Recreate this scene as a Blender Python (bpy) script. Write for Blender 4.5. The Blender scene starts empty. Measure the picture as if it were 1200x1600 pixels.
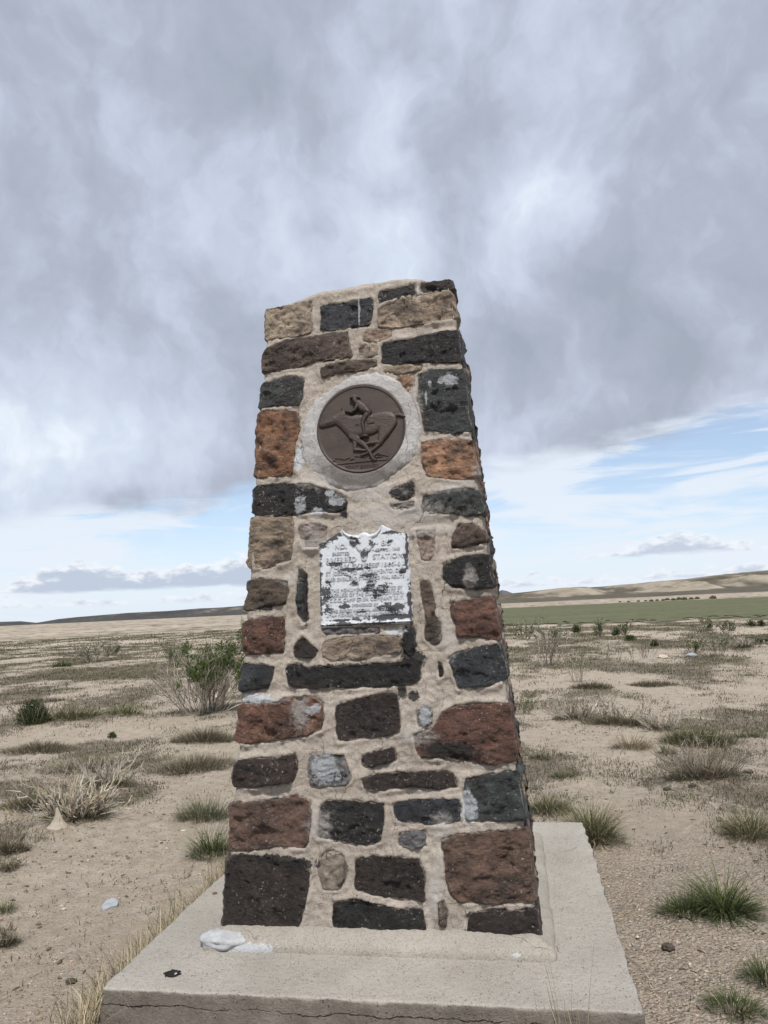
import bpy, math, random
import numpy as np
from mathutils import Matrix, Vector
random.seed(7); RNG = np.random.default_rng(7)
sc = bpy.context.scene
COL = sc.collection
rad = math.radians

# ------------------------------------------------------------------ camera
CAM = np.array([0.6564, -3.8648, 1.60]); YAW, PITCH, ROLL = rad(-9.571), rad(7.4646), rad(-2.6614)
_f = np.array([math.sin(YAW)*math.cos(PITCH), math.cos(YAW)*math.cos(PITCH), math.sin(PITCH)])
_r = np.array([math.cos(YAW), -math.sin(YAW), 0.0]); _u = np.cross(_r, _f)
_r2 = _r*math.cos(ROLL)+_u*math.sin(ROLL); _u2 = -_r*math.sin(ROLL)+_u*math.cos(ROLL)
cd = bpy.data.cameras.new('camera'); cam = bpy.data.objects.new('camera', cd); COL.objects.link(cam)
cam.matrix_world = Matrix(((_r2[0], _u2[0], -_f[0], CAM[0]), (_r2[1], _u2[1], -_f[1], CAM[1]), (_r2[2], _u2[2], -_f[2], CAM[2]), (0, 0, 0, 1)))
cd.sensor_fit = 'VERTICAL'; cd.sensor_height = 32.0; cd.lens = 32.0*1138.8/1600
cd.clip_start = 0.05; cd.clip_end = 30000
sc.camera = cam

# ------------------------------------------------------------------ light
SUN_EL, SUN_AZ = rad(57), rad(166)          # azimuth from +Y towards +X
sd = bpy.data.lights.new('sun', 'SUN'); sd.energy = 2.7; sd.angle = rad(6); sd.color = (1.0, 0.95, 0.88)
so = bpy.data.objects.new('sun', sd); COL.objects.link(so)
_sd = Vector((math.sin(SUN_AZ)*math.cos(SUN_EL), math.cos(SUN_AZ)*math.cos(SUN_EL), math.sin(SUN_EL)))
so.rotation_euler = _sd.to_track_quat('Z', 'Y').to_euler()
sc.view_settings.view_transform = 'Standard'; sc.view_settings.look = 'None'
sc.view_settings.gamma = 1.0; sc.view_settings.use_curve_mapping = False
sc.view_settings.exposure = 0.72

# ------------------------------------------------------------------ node helper
class G:
    def __init__(s, tree): s.t = tree; s.n = tree.nodes; s.l = tree.links
    def _in(s, sock, v):
        if v is None: return
        if isinstance(v, bpy.types.NodeSocket): s.l.new(v, sock)
        else:
            try: sock.default_value = v
            except Exception:
                sock.default_value = (v, v, v) if not hasattr(v, '__len__') else tuple(v)+(1.0,)
    def m(s, op, a, b=None, c=None, clamp=False):
        n = s.n.new('ShaderNodeMath'); n.operation = op; n.use_clamp = clamp
        s._in(n.inputs[0], a); s._in(n.inputs[1], b); s._in(n.inputs[2], c); return n.outputs[0]
    def v(s, op, a, b=None, sc_=None):
        n = s.n.new('ShaderNodeVectorMath'); n.operation = op
        s._in(n.inputs[0], a); s._in(n.inputs[1], b)
        if sc_ is not None: s._in(n.inputs[3], sc_)
        return n.outputs['Value'] if op in ('LENGTH', 'DISTANCE', 'DOT_PRODUCT') else n.outputs[0]
    def xyz(s, x, y, z):
        n = s.n.new('ShaderNodeCombineXYZ'); s._in(n.inputs[0], x); s._in(n.inputs[1], y); s._in(n.inputs[2], z); return n.outputs[0]
    def sep(s, v):
        n = s.n.new('ShaderNodeSeparateXYZ'); s._in(n.inputs[0], v); return n.outputs
    def noise(s, vec, scale, detail=4, rough=0.5, dist=0.0, col=False):
        n = s.n.new('ShaderNodeTexNoise'); s._in(n.inputs['Vector'], vec); s._in(n.inputs['Scale'], scale)
        n.inputs['Detail'].default_value = detail; n.inputs['Roughness'].default_value = rough
        n.inputs['Distortion'].default_value = dist
        return n.outputs['Color'] if col else n.outputs[0]
    def vor(s, vec, scale, feat='F1', out=0):
        n = s.n.new('ShaderNodeTexVoronoi'); n.feature = feat; s._in(n.inputs['Vector'], vec); s._in(n.inputs['Scale'], scale)
        return n.outputs[out]
    def rng(s, v, a, b, c=0.0, d=1.0, smooth=False):
        n = s.n.new('ShaderNodeMapRange'); n.interpolation_type = 'SMOOTHSTEP' if smooth else 'LINEAR'; n.clamp = True
        s._in(n.inputs[0], v); s._in(n.inputs[1], a); s._in(n.inputs[2], b); s._in(n.inputs[3], c); s._in(n.inputs[4], d); return n.outputs[0]
    def mix(s, f, a, b, mode='MIX'):
        n = s.n.new('ShaderNodeMix'); n.data_type = 'RGBA'; n.blend_type = mode
        s._in(n.inputs[0], f); s._in(n.inputs[6], a); s._in(n.inputs[7], b); return n.outputs[2]
    def ramp(s, f, stops):
        n = s.n.new('ShaderNodeValToRGB'); e = n.color_ramp.elements
        while len(e) < len(stops): e.new(0.5)
        for i, (p, c) in enumerate(stops): e[i].position = p; e[i].color = tuple(c)+(1.0,)
        s._in(n.inputs[0], f); return n.outputs[0]
    def bump(s, h, strength=0.5, dist=0.01, nrm=None):
        n = s.n.new('ShaderNodeBump'); n.inputs['Strength'].default_value = strength; n.inputs['Distance'].default_value = dist
        s._in(n.inputs['Height'], h)
        if nrm is not None: s._in(n.inputs['Normal'], nrm)
        return n.outputs[0]
    def attr(s, name, out='Color', typ='GEOMETRY'):
        n = s.n.new('ShaderNodeAttribute'); n.attribute_name = name; n.attribute_type = typ; return n.outputs[out]

# ------------------------------------------------------------------ sky (thin high cloud deck over clear air near the horizon)
w = bpy.data.worlds.new('World'); sc.world = w; w.use_nodes = True
g = G(w.node_tree); w.node_tree.nodes.clear()
sky = g.n.new('ShaderNodeTexSky'); sky.sky_type = 'NISHITA'; sky.sun_disc = False
sky.sun_elevation = SUN_EL; sky.sun_rotation = SUN_AZ; sky.altitude = 1400; sky.dust_density = 1.5
D = g.v('NORMALIZE', g.n.new('ShaderNodeTexCoord').outputs['Generated'])
dx, dy, dz = g.sep(D)
DEG = 180/math.pi
az = g.m('MULTIPLY', g.m('ARCTAN2', dx, dy), DEG); el = g.m('MULTIPLY', g.m('ARCSINE', dz), DEG)
def blob(vec, a, e, sx):                     # a soft cloud thickening or thinning about one direction
    c = (math.sin(rad(a))*math.cos(rad(e)), math.cos(rad(a))*math.cos(rad(e)), math.sin(rad(e)))
    d = g.m('DIVIDE', g.v('DISTANCE', vec, c), sx*math.pi/180)
    return g.m('POWER', 2.718, g.m('MULTIPLY', g.m('MULTIPLY', d, d), -1.0))
zz = g.m('ADD', g.m('MAXIMUM', dz, 0.0), 0.16)
px, py = g.m('DIVIDE', dx, zz), g.m('DIVIDE', dy, zz)
P = g.xyz(px, py, 0.0)
warp = g.v('SUBTRACT', g.noise(D, 5.0, 4, 0.6, col=True), (0.5, 0.5, 0.5))
Dw = g.v('ADD', D, g.v('SCALE', warp, None, 0.16))
nA = g.noise(g.v('MULTIPLY', Dw, (1.25, 1.0, 0.8)), 6.5, 7, 0.56, 0.15)
nB = g.noise(g.xyz(px, py, 8.0), 0.9, 3, 0.5, 0.3)
nC = g.noise(g.v('MULTIPLY', Dw, (1.5, 1.0, 0.9)), 14.0, 5, 0.55, 0.1)
den = g.m('ADD', g.m('MULTIPLY', nA, 0.64), g.m('MULTIPLY', nB, 0.30)); den = g.m('ADD', den, g.m('MULTIPLY', nC, 0.10))
for a, e, s_, k_ in ((6.5, 28.0, 4.6, .17), (4.0, 32.0, 4.0, .07), (-18.6, 34.0, 3.2, .17), (-19.5, 28.5, 4.5, .11), (-8.5, 35.5, 3.6, .13), (-12, 28.5, 4, .07), (-8, 29, 4, .05), (-29, 36, 5, .07), (-37, 11.5, 5.0, .22), (-31, 12.2, 4.0, .08), (-26, 11.6, 4.0, .14), (-34, 17, 6, .10), (-36, 30, 7, .05), (20, 30, 5, .06), (-11, 23.5, 5, .06),
                     (-14.4, 34.5, 3.6, -.15), (-21.5, 36.5, 3.4, -.13), (-17, 31.5, 2.4, -.05), (-27, 31, 3.5, -.05), (9, 18.5, 6, -.07), (0, 21, 5, -.04), (17, 17, 7, -.06), (7, 23.5, 3.5, -.05), (-31, 8.6, 2.6, -.14), (-22, 9.8, 3, -.10), (15, 33, 6, -.05), (-8, 31.5, 2.6, -.07), (-36, 22, 6, -.03)):
    den = g.m('ADD', den, g.m('MULTIPLY', blob(Dw, a, e, s_), k_))
deck = g.ramp(g.rng(den, 0.36, 0.80), [(0.0, (0.35, 0.392, 0.475)), (0.28, (0.42, 0.463, 0.56)), (0.52, (0.53, 0.588, 0.71)), (0.78, (0.63, 0.70, 0.82)), (1.0, (0.80, 0.87, 0.95))])
# lower edge of the deck as an elevation for every azimuth
fc = g.n.new('ShaderNodeFloatCurve'); g._in(fc.inputs['Value'], g.rng(az, -180, 180))
pts = [(-180, 9), (-60, 7), (-38, 7.4), (-33, 8.0), (-27, 7.8), (-20, 9.6), (-8, 11), (0, 10.6), (6, 11.0), (12, 11.7), (20, 13.2), (40, 12), (180, 9)]
cv = fc.mapping.curves[0]
while len(cv.points) < len(pts): cv.points.new(0.5, 0.5)
for q, (a, e) in zip(cv.points, pts): q.location = ((a+180)/360, e/30); q.handle_type = 'AUTO_CLAMPED'
fc.mapping.update()
edge = g.m('MULTIPLY', fc.outputs[0], 30.0)
E3 = g.xyz(g.m('MULTIPLY', az, 0.05), g.m('MULTIPLY', el, 0.16), 0.0)
wv = g.m('SUBTRACT', g.noise(E3, 2.4, 6, 0.55, 0.3), 0.5)
deckm = g.rng(g.m('SUBTRACT', g.m('ADD', el, g.m('MULTIPLY', wv, 5.0)), edge), -0.9, 1.3, smooth=True)
# thin white streaks below the deck
st1 = g.noise(g.xyz(g.m('MULTIPLY', az, 0.035), g.m('MULTIPLY', el, 0.26), 4.0), 2.0, 7, 0.58, 0.8)
st1 = g.m('SUBTRACT', st1, g.m('MULTIPLY', g.m('ADD', blob(Dw, -24, 6.6, 2.6), blob(Dw, -20, 7.0, 2.6)), .22)); stm = g.rng(g.m('ADD', st1, g.m('MULTIPLY', g.m('ADD', blob(Dw, -34, 6.0, 4.5), blob(Dw, 4, 8.0, 3.5)), 0.16)), 0.40, 0.58, smooth=True)
# low cumulus banks: flat grey bases, puffy pale tops
def puff(sx, sy, z, d=5): return g.m('SUBTRACT', g.noise(g.xyz(g.m('MULTIPLY', az, sx), g.m('MULTIPLY', el, sy), z), 1.0, d, 0.55), 0.5)
def gau(a0, s_): 
    q = g.m('DIVIDE', g.m('SUBTRACT', az, a0), s_); return g.m('POWER', 2.718, g.m('MULTIPLY', g.m('MULTIPLY', q, q), -1.0))
def bank(base, height, seed, hard):
    top = g.m('ADD', g.m('ADD', base, height), g.m('MULTIPLY', puff(.50, 1.1, seed, 7), 3.2))
    m_ = g.m('MULTIPLY', g.rng(g.m('SUBTRACT', top, el), 0.0, hard, smooth=True), g.rng(g.m('ADD', g.m('SUBTRACT', el, base), g.m('MULTIPLY', puff(.3, 1.2, seed+3), .8)), -.15, .25, smooth=True))
    l_ = g.rng(g.m('ADD', g.m('SUBTRACT', top, el), g.m('MULTIPLY', puff(1.1, 2.2, seed+5), 2.2)), 1.25, 0.1, smooth=True)
    return m_, l_
hL = g.m('SUBTRACT', g.m('MULTIPLY', g.m('ADD', gau(-20, 9.0), g.m('MULTIPLY', gau(-33, 4.5), .85)), 2.9), .45)
cm, lit = bank(2.15, hL, 2.0, .35)
hR = g.m('SUBTRACT', g.m('MULTIPLY', g.m('ADD', gau(12, 4.5), g.m('MULTIPLY', gau(60, 20.0), 1.0)), 2.1), .35)
cm2, lit2 = bank(2.9, hR, 11.0, .4)
cm3, lit3 = bank(1.1, g.m('ADD', g.m('MULTIPLY', puff(.08, .0, 5.0, 2), 3.0), .75), 21.0, .5)
ccol = lambda l_: g.mix(l_, (0.45, 0.515, 0.64, 1), (0.86, 0.88, 0.92, 1))
haze = g.rng(el, -1.0, 9.5, 0.94, 0.28, smooth=True)
def bg(c, s_):
    n = g.n.new('ShaderNodeBackground'); g._in(n.inputs[0], c); n.inputs[1].default_value = s_; return n.outputs[0]
def mixs(f, a, b):
    n = g.n.new('ShaderNodeMixShader'); g._in(n.inputs[0], f); g.l.new(a, n.inputs[1]); g.l.new(b, n.inputs[2]); return n.outputs[0]
CS = 0.655
low = mixs(haze, bg(sky.outputs[0], 0.09), bg((0.70, 0.78, 0.89, 1), CS))
low = mixs(g.m('MULTIPLY', stm, 0.88), low, bg((0.76, 0.82, 0.90, 1), CS))
low = mixs(g.m('MULTIPLY', cm3, 0.65), low, bg(ccol(lit3), CS))
low = mixs(g.m('MULTIPLY', cm2, 0.72), low, bg(ccol(lit2), CS))
low = mixs(g.m('MULTIPLY', cm, 0.82), low, bg(ccol(lit), CS))
allsky = mixs(deckm, low, bg(deck, CS))
wo = g.n.new('ShaderNodeOutputWorld'); g.l.new(allsky, wo.inputs[0])

# ------------------------------------------------------------------ numpy noise
_perm = np.random.default_rng(3).permutation(256); _perm = np.concatenate([_perm]*3)
_gr = np.random.default_rng(4).normal(size=(256, 3)); _gr /= np.linalg.norm(_gr, axis=1)[:, None]
def perlin(x, y, z):
    x, y, z = np.broadcast_arrays(np.asarray(x, float), y, z)
    xi, yi, zi = np.floor(x).astype(int), np.floor(y).astype(int), np.floor(z).astype(int)
    xf, yf, zf = x-xi, y-yi, z-zi
    u, v, w_ = [t*t*t*(t*(t*6-15)+10) for t in (xf, yf, zf)]
    r = 0
    for i in (0, 1):
        for j in (0, 1):
            for k in (0, 1):
                h = _perm[_perm[_perm[(xi+i) & 255]+((yi+j) & 255)]+((zi+k) & 255)]
                gg = _gr[h]; d = gg[..., 0]*(xf-i)+gg[..., 1]*(yf-j)+gg[..., 2]*(zf-k)
                r = r+d*(u if i else 1-u)*(v if j else 1-v)*(w_ if k else 1-w_)
    return r*1.5
def fbm(x, y, z, o=4, gain=0.5):
    r, a = 0, 1.0
    for i in range(o):
        r = r+a*perlin(x*2**i+i*7.3, y*2**i+i*3.1, z*2**i+i*5.7); a *= gain
    return r
sstep = lambda a, b, x: (lambda t: t*t*(3-2*t))(np.clip((x-a)/(b-a), 0, 1))

# ------------------------------------------------------------------ mesh helpers
def mesh_np(name, V, F, smooth=True, cols=None):
    """V (n,3); F list of index arrays (m,k), k = 3 or 4; cols {attr: (n,4)}"""
    me = bpy.data.meshes.new(name); V = np.asarray(V, np.float32)
    F = [np.asarray(f, np.int32) for f in (F if isinstance(F, list) else [F]) if len(f)]
    me.vertices.add(len(V)); me.vertices.foreach_set('co', V.ravel())
    idx = np.concatenate([f.ravel() for f in F]); tot = np.concatenate([np.full(len(f), f.shape[1], np.int32) for f in F])
    me.loops.add(len(idx)); me.loops.foreach_set('vertex_index', idx)
    me.polygons.add(len(tot)); st = np.zeros(len(tot), np.int32); st[1:] = np.cumsum(tot)[:-1]
    me.polygons.foreach_set('loop_start', st); me.polygons.foreach_set('loop_total', tot)
    me.polygons.foreach_set('use_smooth', np.full(len(tot), smooth, bool))
    me.update(calc_edges=True); me.validate()
    for k, c in (cols or {}).items():
        at = me.color_attributes.new(k, 'FLOAT_COLOR', 'POINT'); c = np.asarray(c, np.float32)
        if c.shape[1] == 3: c = np.concatenate([c, np.ones((len(c), 1), np.float32)], 1)
        at.data.foreach_set('color', c.ravel())
    return me
def link(name, me, mat, parent=None, label=None, color=None):
    o = bpy.data.objects.new(name, me); COL.objects.link(o)
    if mat is not None and not len(me.materials): me.materials.append(mat)
    if parent is not None: o.parent = parent
    if label: o['label'] = label
    if color is not None: o.color = tuple(color)+(1.0,)
    return o
def tag(o, label=None, cat=None, group=None, kind=None):
    for k, v in (('label', label), ('category', cat), ('group', group), ('kind', kind)):
        if v: o[k] = v
    return o
def grid_faces(nr, nc, wrap=False, off=0):
    r = np.arange(nr-1)[:, None]; c = np.arange(nc if wrap else nc-1)[None, :]; c2 = (c+1) % nc
    return (np.stack([r*nc+c, r*nc+c2, (r+1)*nc+c2, (r+1)*nc+c], -1).reshape(-1, 4)+off)
def mat(name):
    m = bpy.data.materials.new(name); m.use_nodes = True; m.node_tree.nodes.clear(); gg = G(m.node_tree)
    b = gg.n.new('ShaderNodeBsdfPrincipled'); o = gg.n.new('ShaderNodeOutputMaterial'); gg.l.new(b.outputs[0], o.inputs[0])
    return m, gg, b
def setb(g_, b, col=None, rough=None, nrm=None, metal=None, spec=None):
    g_._in(b.inputs['Base Color'], col)
    if rough is not None: g_._in(b.inputs['Roughness'], rough)
    if nrm is not None: g_._in(b.inputs['Normal'], nrm)
    if metal is not None: g_._in(b.inputs['Metallic'], metal)
    if spec is not None: g_._in(b.inputs['Specular IOR Level'], spec)
def geo(g_): return g_.n.new('ShaderNodeNewGeometry').outputs['Position']

# ------------------------------------------------------------------ measured data (millimetres on the battered front face; ground plants in metres)
STONES=[
('T','L',[(-470,3116),(-427,3134),(-326,3141),(-239,3142),(-237,2975),(-317,2967),(-464,2961),(-475,3037)]),
('N','',[(-191,3119),(-72,3116),(58,3128),(82,3114),(75,3029),(54,2984),(-65,2978),(-198,2976)]),
('N','',[(111,3150),(199,3160),(290,3173),(295,3118),(219,3111),(111,3087),(101,3117)]),
('D','R',[(319,3172),(438,3174),(450,3147),(440,3122),(330,3117),(313,3142)]),
('T','R',[(97,3055),(175,3091),(303,3109),(419,3111),(458,3095),(476,3003),(472,2965),(360,2961),(234,2954),(91,2959)]),
('W','L',[(-462,2920),(-372,2950),(-229,2951),(-54,2959),(-47,2897),(-31,2822),(-122,2821),(-231,2816),(-351,2795),(-473,2785),(-482,2843)]),
('T','',[(23,2945),(64,2960),(160,2949),(166,2906),(105,2895),(20,2903)]),
('P','',[(3,2874),(83,2891),(91,2814),(17,2806),(-4,2825)]),
('K','R',[(113,2879),(231,2887),(367,2899),(470,2902),(496,2814),(492,2743),(360,2754),(226,2761),(106,2769)]),
('W','',[(-201,2779),(-155,2796),(-26,2805),(91,2798),(92,2765),(15,2751),(-102,2752),(-189,2728)]),
('T','',[(111,2755),(205,2753),(298,2753),(309,2725),(266,2717),(162,2717),(120,2729)]),
('O','',[(166,2691),(224,2707),(269,2686),(260,2633),(226,2625),(180,2657)]),
('G','L',[(-490,2731),(-418,2751),(-330,2759),(-281,2737),(-284,2632),(-309,2604),(-418,2601),(-495,2603)]),
('G','R',[(280,2696),(338,2717),(470,2708),(503,2577),(517,2470),(533,2396),(453,2387),(304,2421),(288,2513),(268,2568),(283,2631)]),
('Q','L',[(-509,2588),(-451,2588),(-315,2575),(-308,2503),(-328,2408),(-340,2249),(-506,2251),(-519,2370),(-515,2500)]),
('O','R',[(283,2360),(352,2367),(491,2355),(534,2334),(544,2170),(422,2169),(304,2199),(283,2272)]),
('K','L',[(-523,2215),(-420,2218),(-250,2200),(-209,2181),(-126,2154),(-85,2125),(-86,2064),(-128,2051),(-231,2064),(-400,2049),(-528,2073)]),
('K','',[(131,2151),(182,2162),(243,2183),(248,2111),(209,2086),(129,2110)]),
('T','',[(128,2079),(239,2078),(242,2051),(177,2044),(128,2063)]),
('G','R',[(280,2104),(379,2117),(478,2125),(555,2109),(559,2019),(548,1990),(433,2008),(276,2029)]),
('T','L',[(-547,2035),(-528,2065),(-425,2064),(-343,2040),(-337,1948),(-351,1839),(-464,1815),(-534,1813),(-540,1898),(-556,1961)]),
('P','',[(-318,2008),(-249,2009),(-174,1986),(-182,1926),(-226,1892),(-288,1896),(-312,1946)]),
('W','R',[(406,1901),(438,1964),(496,1964),(563,1915),(560,1868),(490,1855),(397,1849)]),
('P','',[(239,1945),(329,1944),(325,1847),(302,1808),(266,1804),(255,1863)]),
('W','L',[(-540,1764),(-426,1752),(-367,1743),(-365,1684),(-384,1631),(-489,1630),(-571,1616),(-575,1658),(-559,1717)]),
('G','',[(-314,1806),(-283,1775),(-278,1679),(-285,1609),(-267,1561),(-298,1545),(-328,1587),(-334,1670),(-324,1753)]),
('K','R',[(359,1781),(441,1811),(539,1817),(595,1797),(608,1727),(587,1666),(479,1660),(399,1675),(350,1718)]),
('W','',[(251,1717),(291,1709),(311,1639),(313,1559),(340,1513),(336,1435),(295,1425),(257,1460),(273,1561),(254,1653)]),
('R','L',[(-583,1569),(-514,1578),(-384,1584),(-384,1496),(-397,1416),(-502,1413),(-583,1416),(-587,1504)]),
('R','R',[(379,1607),(476,1620),(579,1632),(607,1580),(612,1491),(594,1430),(489,1451),(405,1454),(403,1522),(382,1556)]),
('D','',[(-342,1448),(-299,1487),(-257,1445),(-233,1410),(-270,1388),(-342,1393),(-345,1425)]),
('T','',[(-202,1460),(-112,1474),(30,1474),(141,1470),(158,1396),(74,1388),(-67,1370),(-180,1372),(-215,1409)]),
('Y','',[(-205,1520),(55,1513),(59,1488),(-64,1488),(-202,1494)]),
('G','',[(162,1503),(221,1507),(220,1428),(207,1383),(168,1396)]),
('K','',[(-385,1358),(-331,1365),(-282,1343),(-228,1353),(-151,1333),(-21,1346),(27,1356),(120,1353),(190,1373),(235,1349),(238,1294),(213,1256),(70,1249),(-129,1248),(-344,1256),(-380,1278)]),
('N','L',[(-607,1371),(-527,1368),(-440,1354),(-447,1291),(-477,1258),(-576,1243),(-610,1261),(-618,1319)]),
('N','R',[(361,1367),(396,1390),(487,1407),(599,1425),(624,1336),(624,1271),(521,1237),(399,1234),(379,1289)]),
('D','',[(315,1369),(339,1346),(340,1291),(317,1280)]),
('R','L',[(-610,1192),(-534,1203),(-424,1193),(-397,1215),(-289,1222),(-242,1211),(-215,1191),(-207,1123),(-217,1073),(-291,1044),(-425,1033),(-561,1017),(-621,1030),(-625,1118)]),
('D','',[(-156,1178),(-36,1206),(69,1228),(127,1220),(140,1128),(137,1049),(37,1039),(-146,1023),(-157,1097)]),
('Y','',[(210,1145),(253,1165),(281,1149),(275,1089),(242,1068),(211,1084)]),
('R','R',[(190,1048),(291,1083),(321,1136),(385,1165),(510,1174),(614,1168),(637,1082),(635,988),(616,930),(531,913),(410,938),(286,945),(212,952),(195,1006)]),
('D','L',[(-629,943),(-533,954),(-412,959),(-338,977),(-335,903),(-359,855),(-413,841),(-520,832),(-624,830),(-637,881)]),
('Y','',[(-278,967),(-121,964),(-109,926),(-87,865),(-111,836),(-228,828),(-274,837),(-286,903)]),
('D','',[(-50,943),(-11,969),(61,986),(112,989),(120,947),(58,918),(-12,910)]),
('D','',[(-46,865),(57,888),(234,893),(346,895),(375,851),(373,827),(280,819),(156,828),(4,808),(-34,829)]),
('G','R',[(406,862),(492,879),(632,893),(655,826),(658,758),(660,696),(493,690),(402,692),(395,781)]),
('U','L',[(-638,765),(-533,771),(-413,783),(-353,801),(-275,771),(-267,688),(-283,606),(-297,580),(-414,587),(-559,568),(-647,567)]),
('K','',[(-236,747),(-203,777),(-100,776),(53,761),(54,689),(35,608),(-28,590),(-142,607),(-247,623),(-243,688)]),
('N','',[(91,764),(204,782),(377,781),(387,735),(382,689),(249,675),(113,695),(96,723)]),
('Y','',[(111,643),(174,657),(233,649),(227,592),(171,580),(110,597)]),
('U','R',[(295,621),(394,644),(538,653),(660,664),(670,546),(673,426),(669,382),(473,370),(355,376),(309,419),(301,497)]),
('D','L',[(-650,538),(-599,556),(-493,545),(-414,513),(-388,525),(-310,518),(-279,478),(-286,409),(-313,307),(-339,239),(-467,247),(-571,239),(-692,253),(-680,391),(-665,485)]),
('P','',[(-233,548),(-194,577),(-130,555),(-113,503),(-133,435),(-159,417),(-228,416),(-246,490)]),
('D','',[(-83,538),(-4,550),(194,546),(216,485),(217,379),(102,388),(-9,397),(-86,418)]),
('K','',[(-179,366),(-84,385),(-10,369),(88,349),(203,346),(213,286),(207,237),(96,234),(-14,253),(-163,238),(-187,287)]),
('W','',[(265,375),(293,384),(309,343),(296,277),(267,287)]),
('D','R',[(388,333),(460,348),(577,350),(664,361),(688,329),(684,244),(569,228),(465,233),(383,245)]),
]
STAINS=[
('W',6,3059,5,88,0),('W',302,3108,5,57,0),('W',430,2656,42,29,0),('W',319,2578,6,29,0),('W',341,2646,9,16,0),('W',-304,2100,25,50,0),('W',-220,2063,31,25,0),('W',-132,2112,37,25,0),('W',-162,2152,19,19,0),('W',-529,1214,85,20,0),('W',-255,1162,42,19,30),('W',-206,905,58,59,0),('W',418,745,32,61,0),('W',250,1124,25,46,0),('W',131,1490,52,14,0),('W',582,224,26,7,0),('W',-510,203,97,32,0),('W',-542,1225,61,14,0),('W',-302,2336,26,57,-20),('W',144,2530,19,64,0),('G',186,1423,32,84,0),('G',149,1230,23,33,0),('G',197,1212,28,22,0),('G',212,1366,40,39,0),('G',-102,2070,28,43,0),('G',-184,875,64,29,8),('G',355,979,110,37,-8),('G',-544,913,36,11,0),('G',-80,1334,204,22,0),('G',-394,528,144,21,-5),('G',-480,1624,44,12,0),('G',160,2128,27,15,0),('G',-284,1674,12,117,0),('B',163,2030,231,60,-3),('B',39,2137,152,37,0),('B',-237,2411,45,159,0),('B',268,2525,31,157,0),('B',-208,2218,94,44,0),('B',296,1938,117,24,0),('B',-511,1213,152,23,0),('B',2,1932,85,30,0),('B',-244,1926,62,73,0),('B',365,1445,34,83,10),('B',-355,1752,43,30,0),('B',298,674,54,51,0),('B',259,424,32,122,-10),('B',-233,672,52,62,0),('B',204,1039,84,37,0),('B',479,1708,28,57,0),('B',550,2190,29,60,0),('B',-118,146,534,22,-2),('B',-315,1158,42,83,0),('B',430,2138,117,24,5),]
TOP=[(-478,3107),(-468,3120),(-427,3147),(-319,3172),(-192,3198),(7,3214),(137,3222),(218,3225),(329,3204),(450,3174)]
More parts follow.
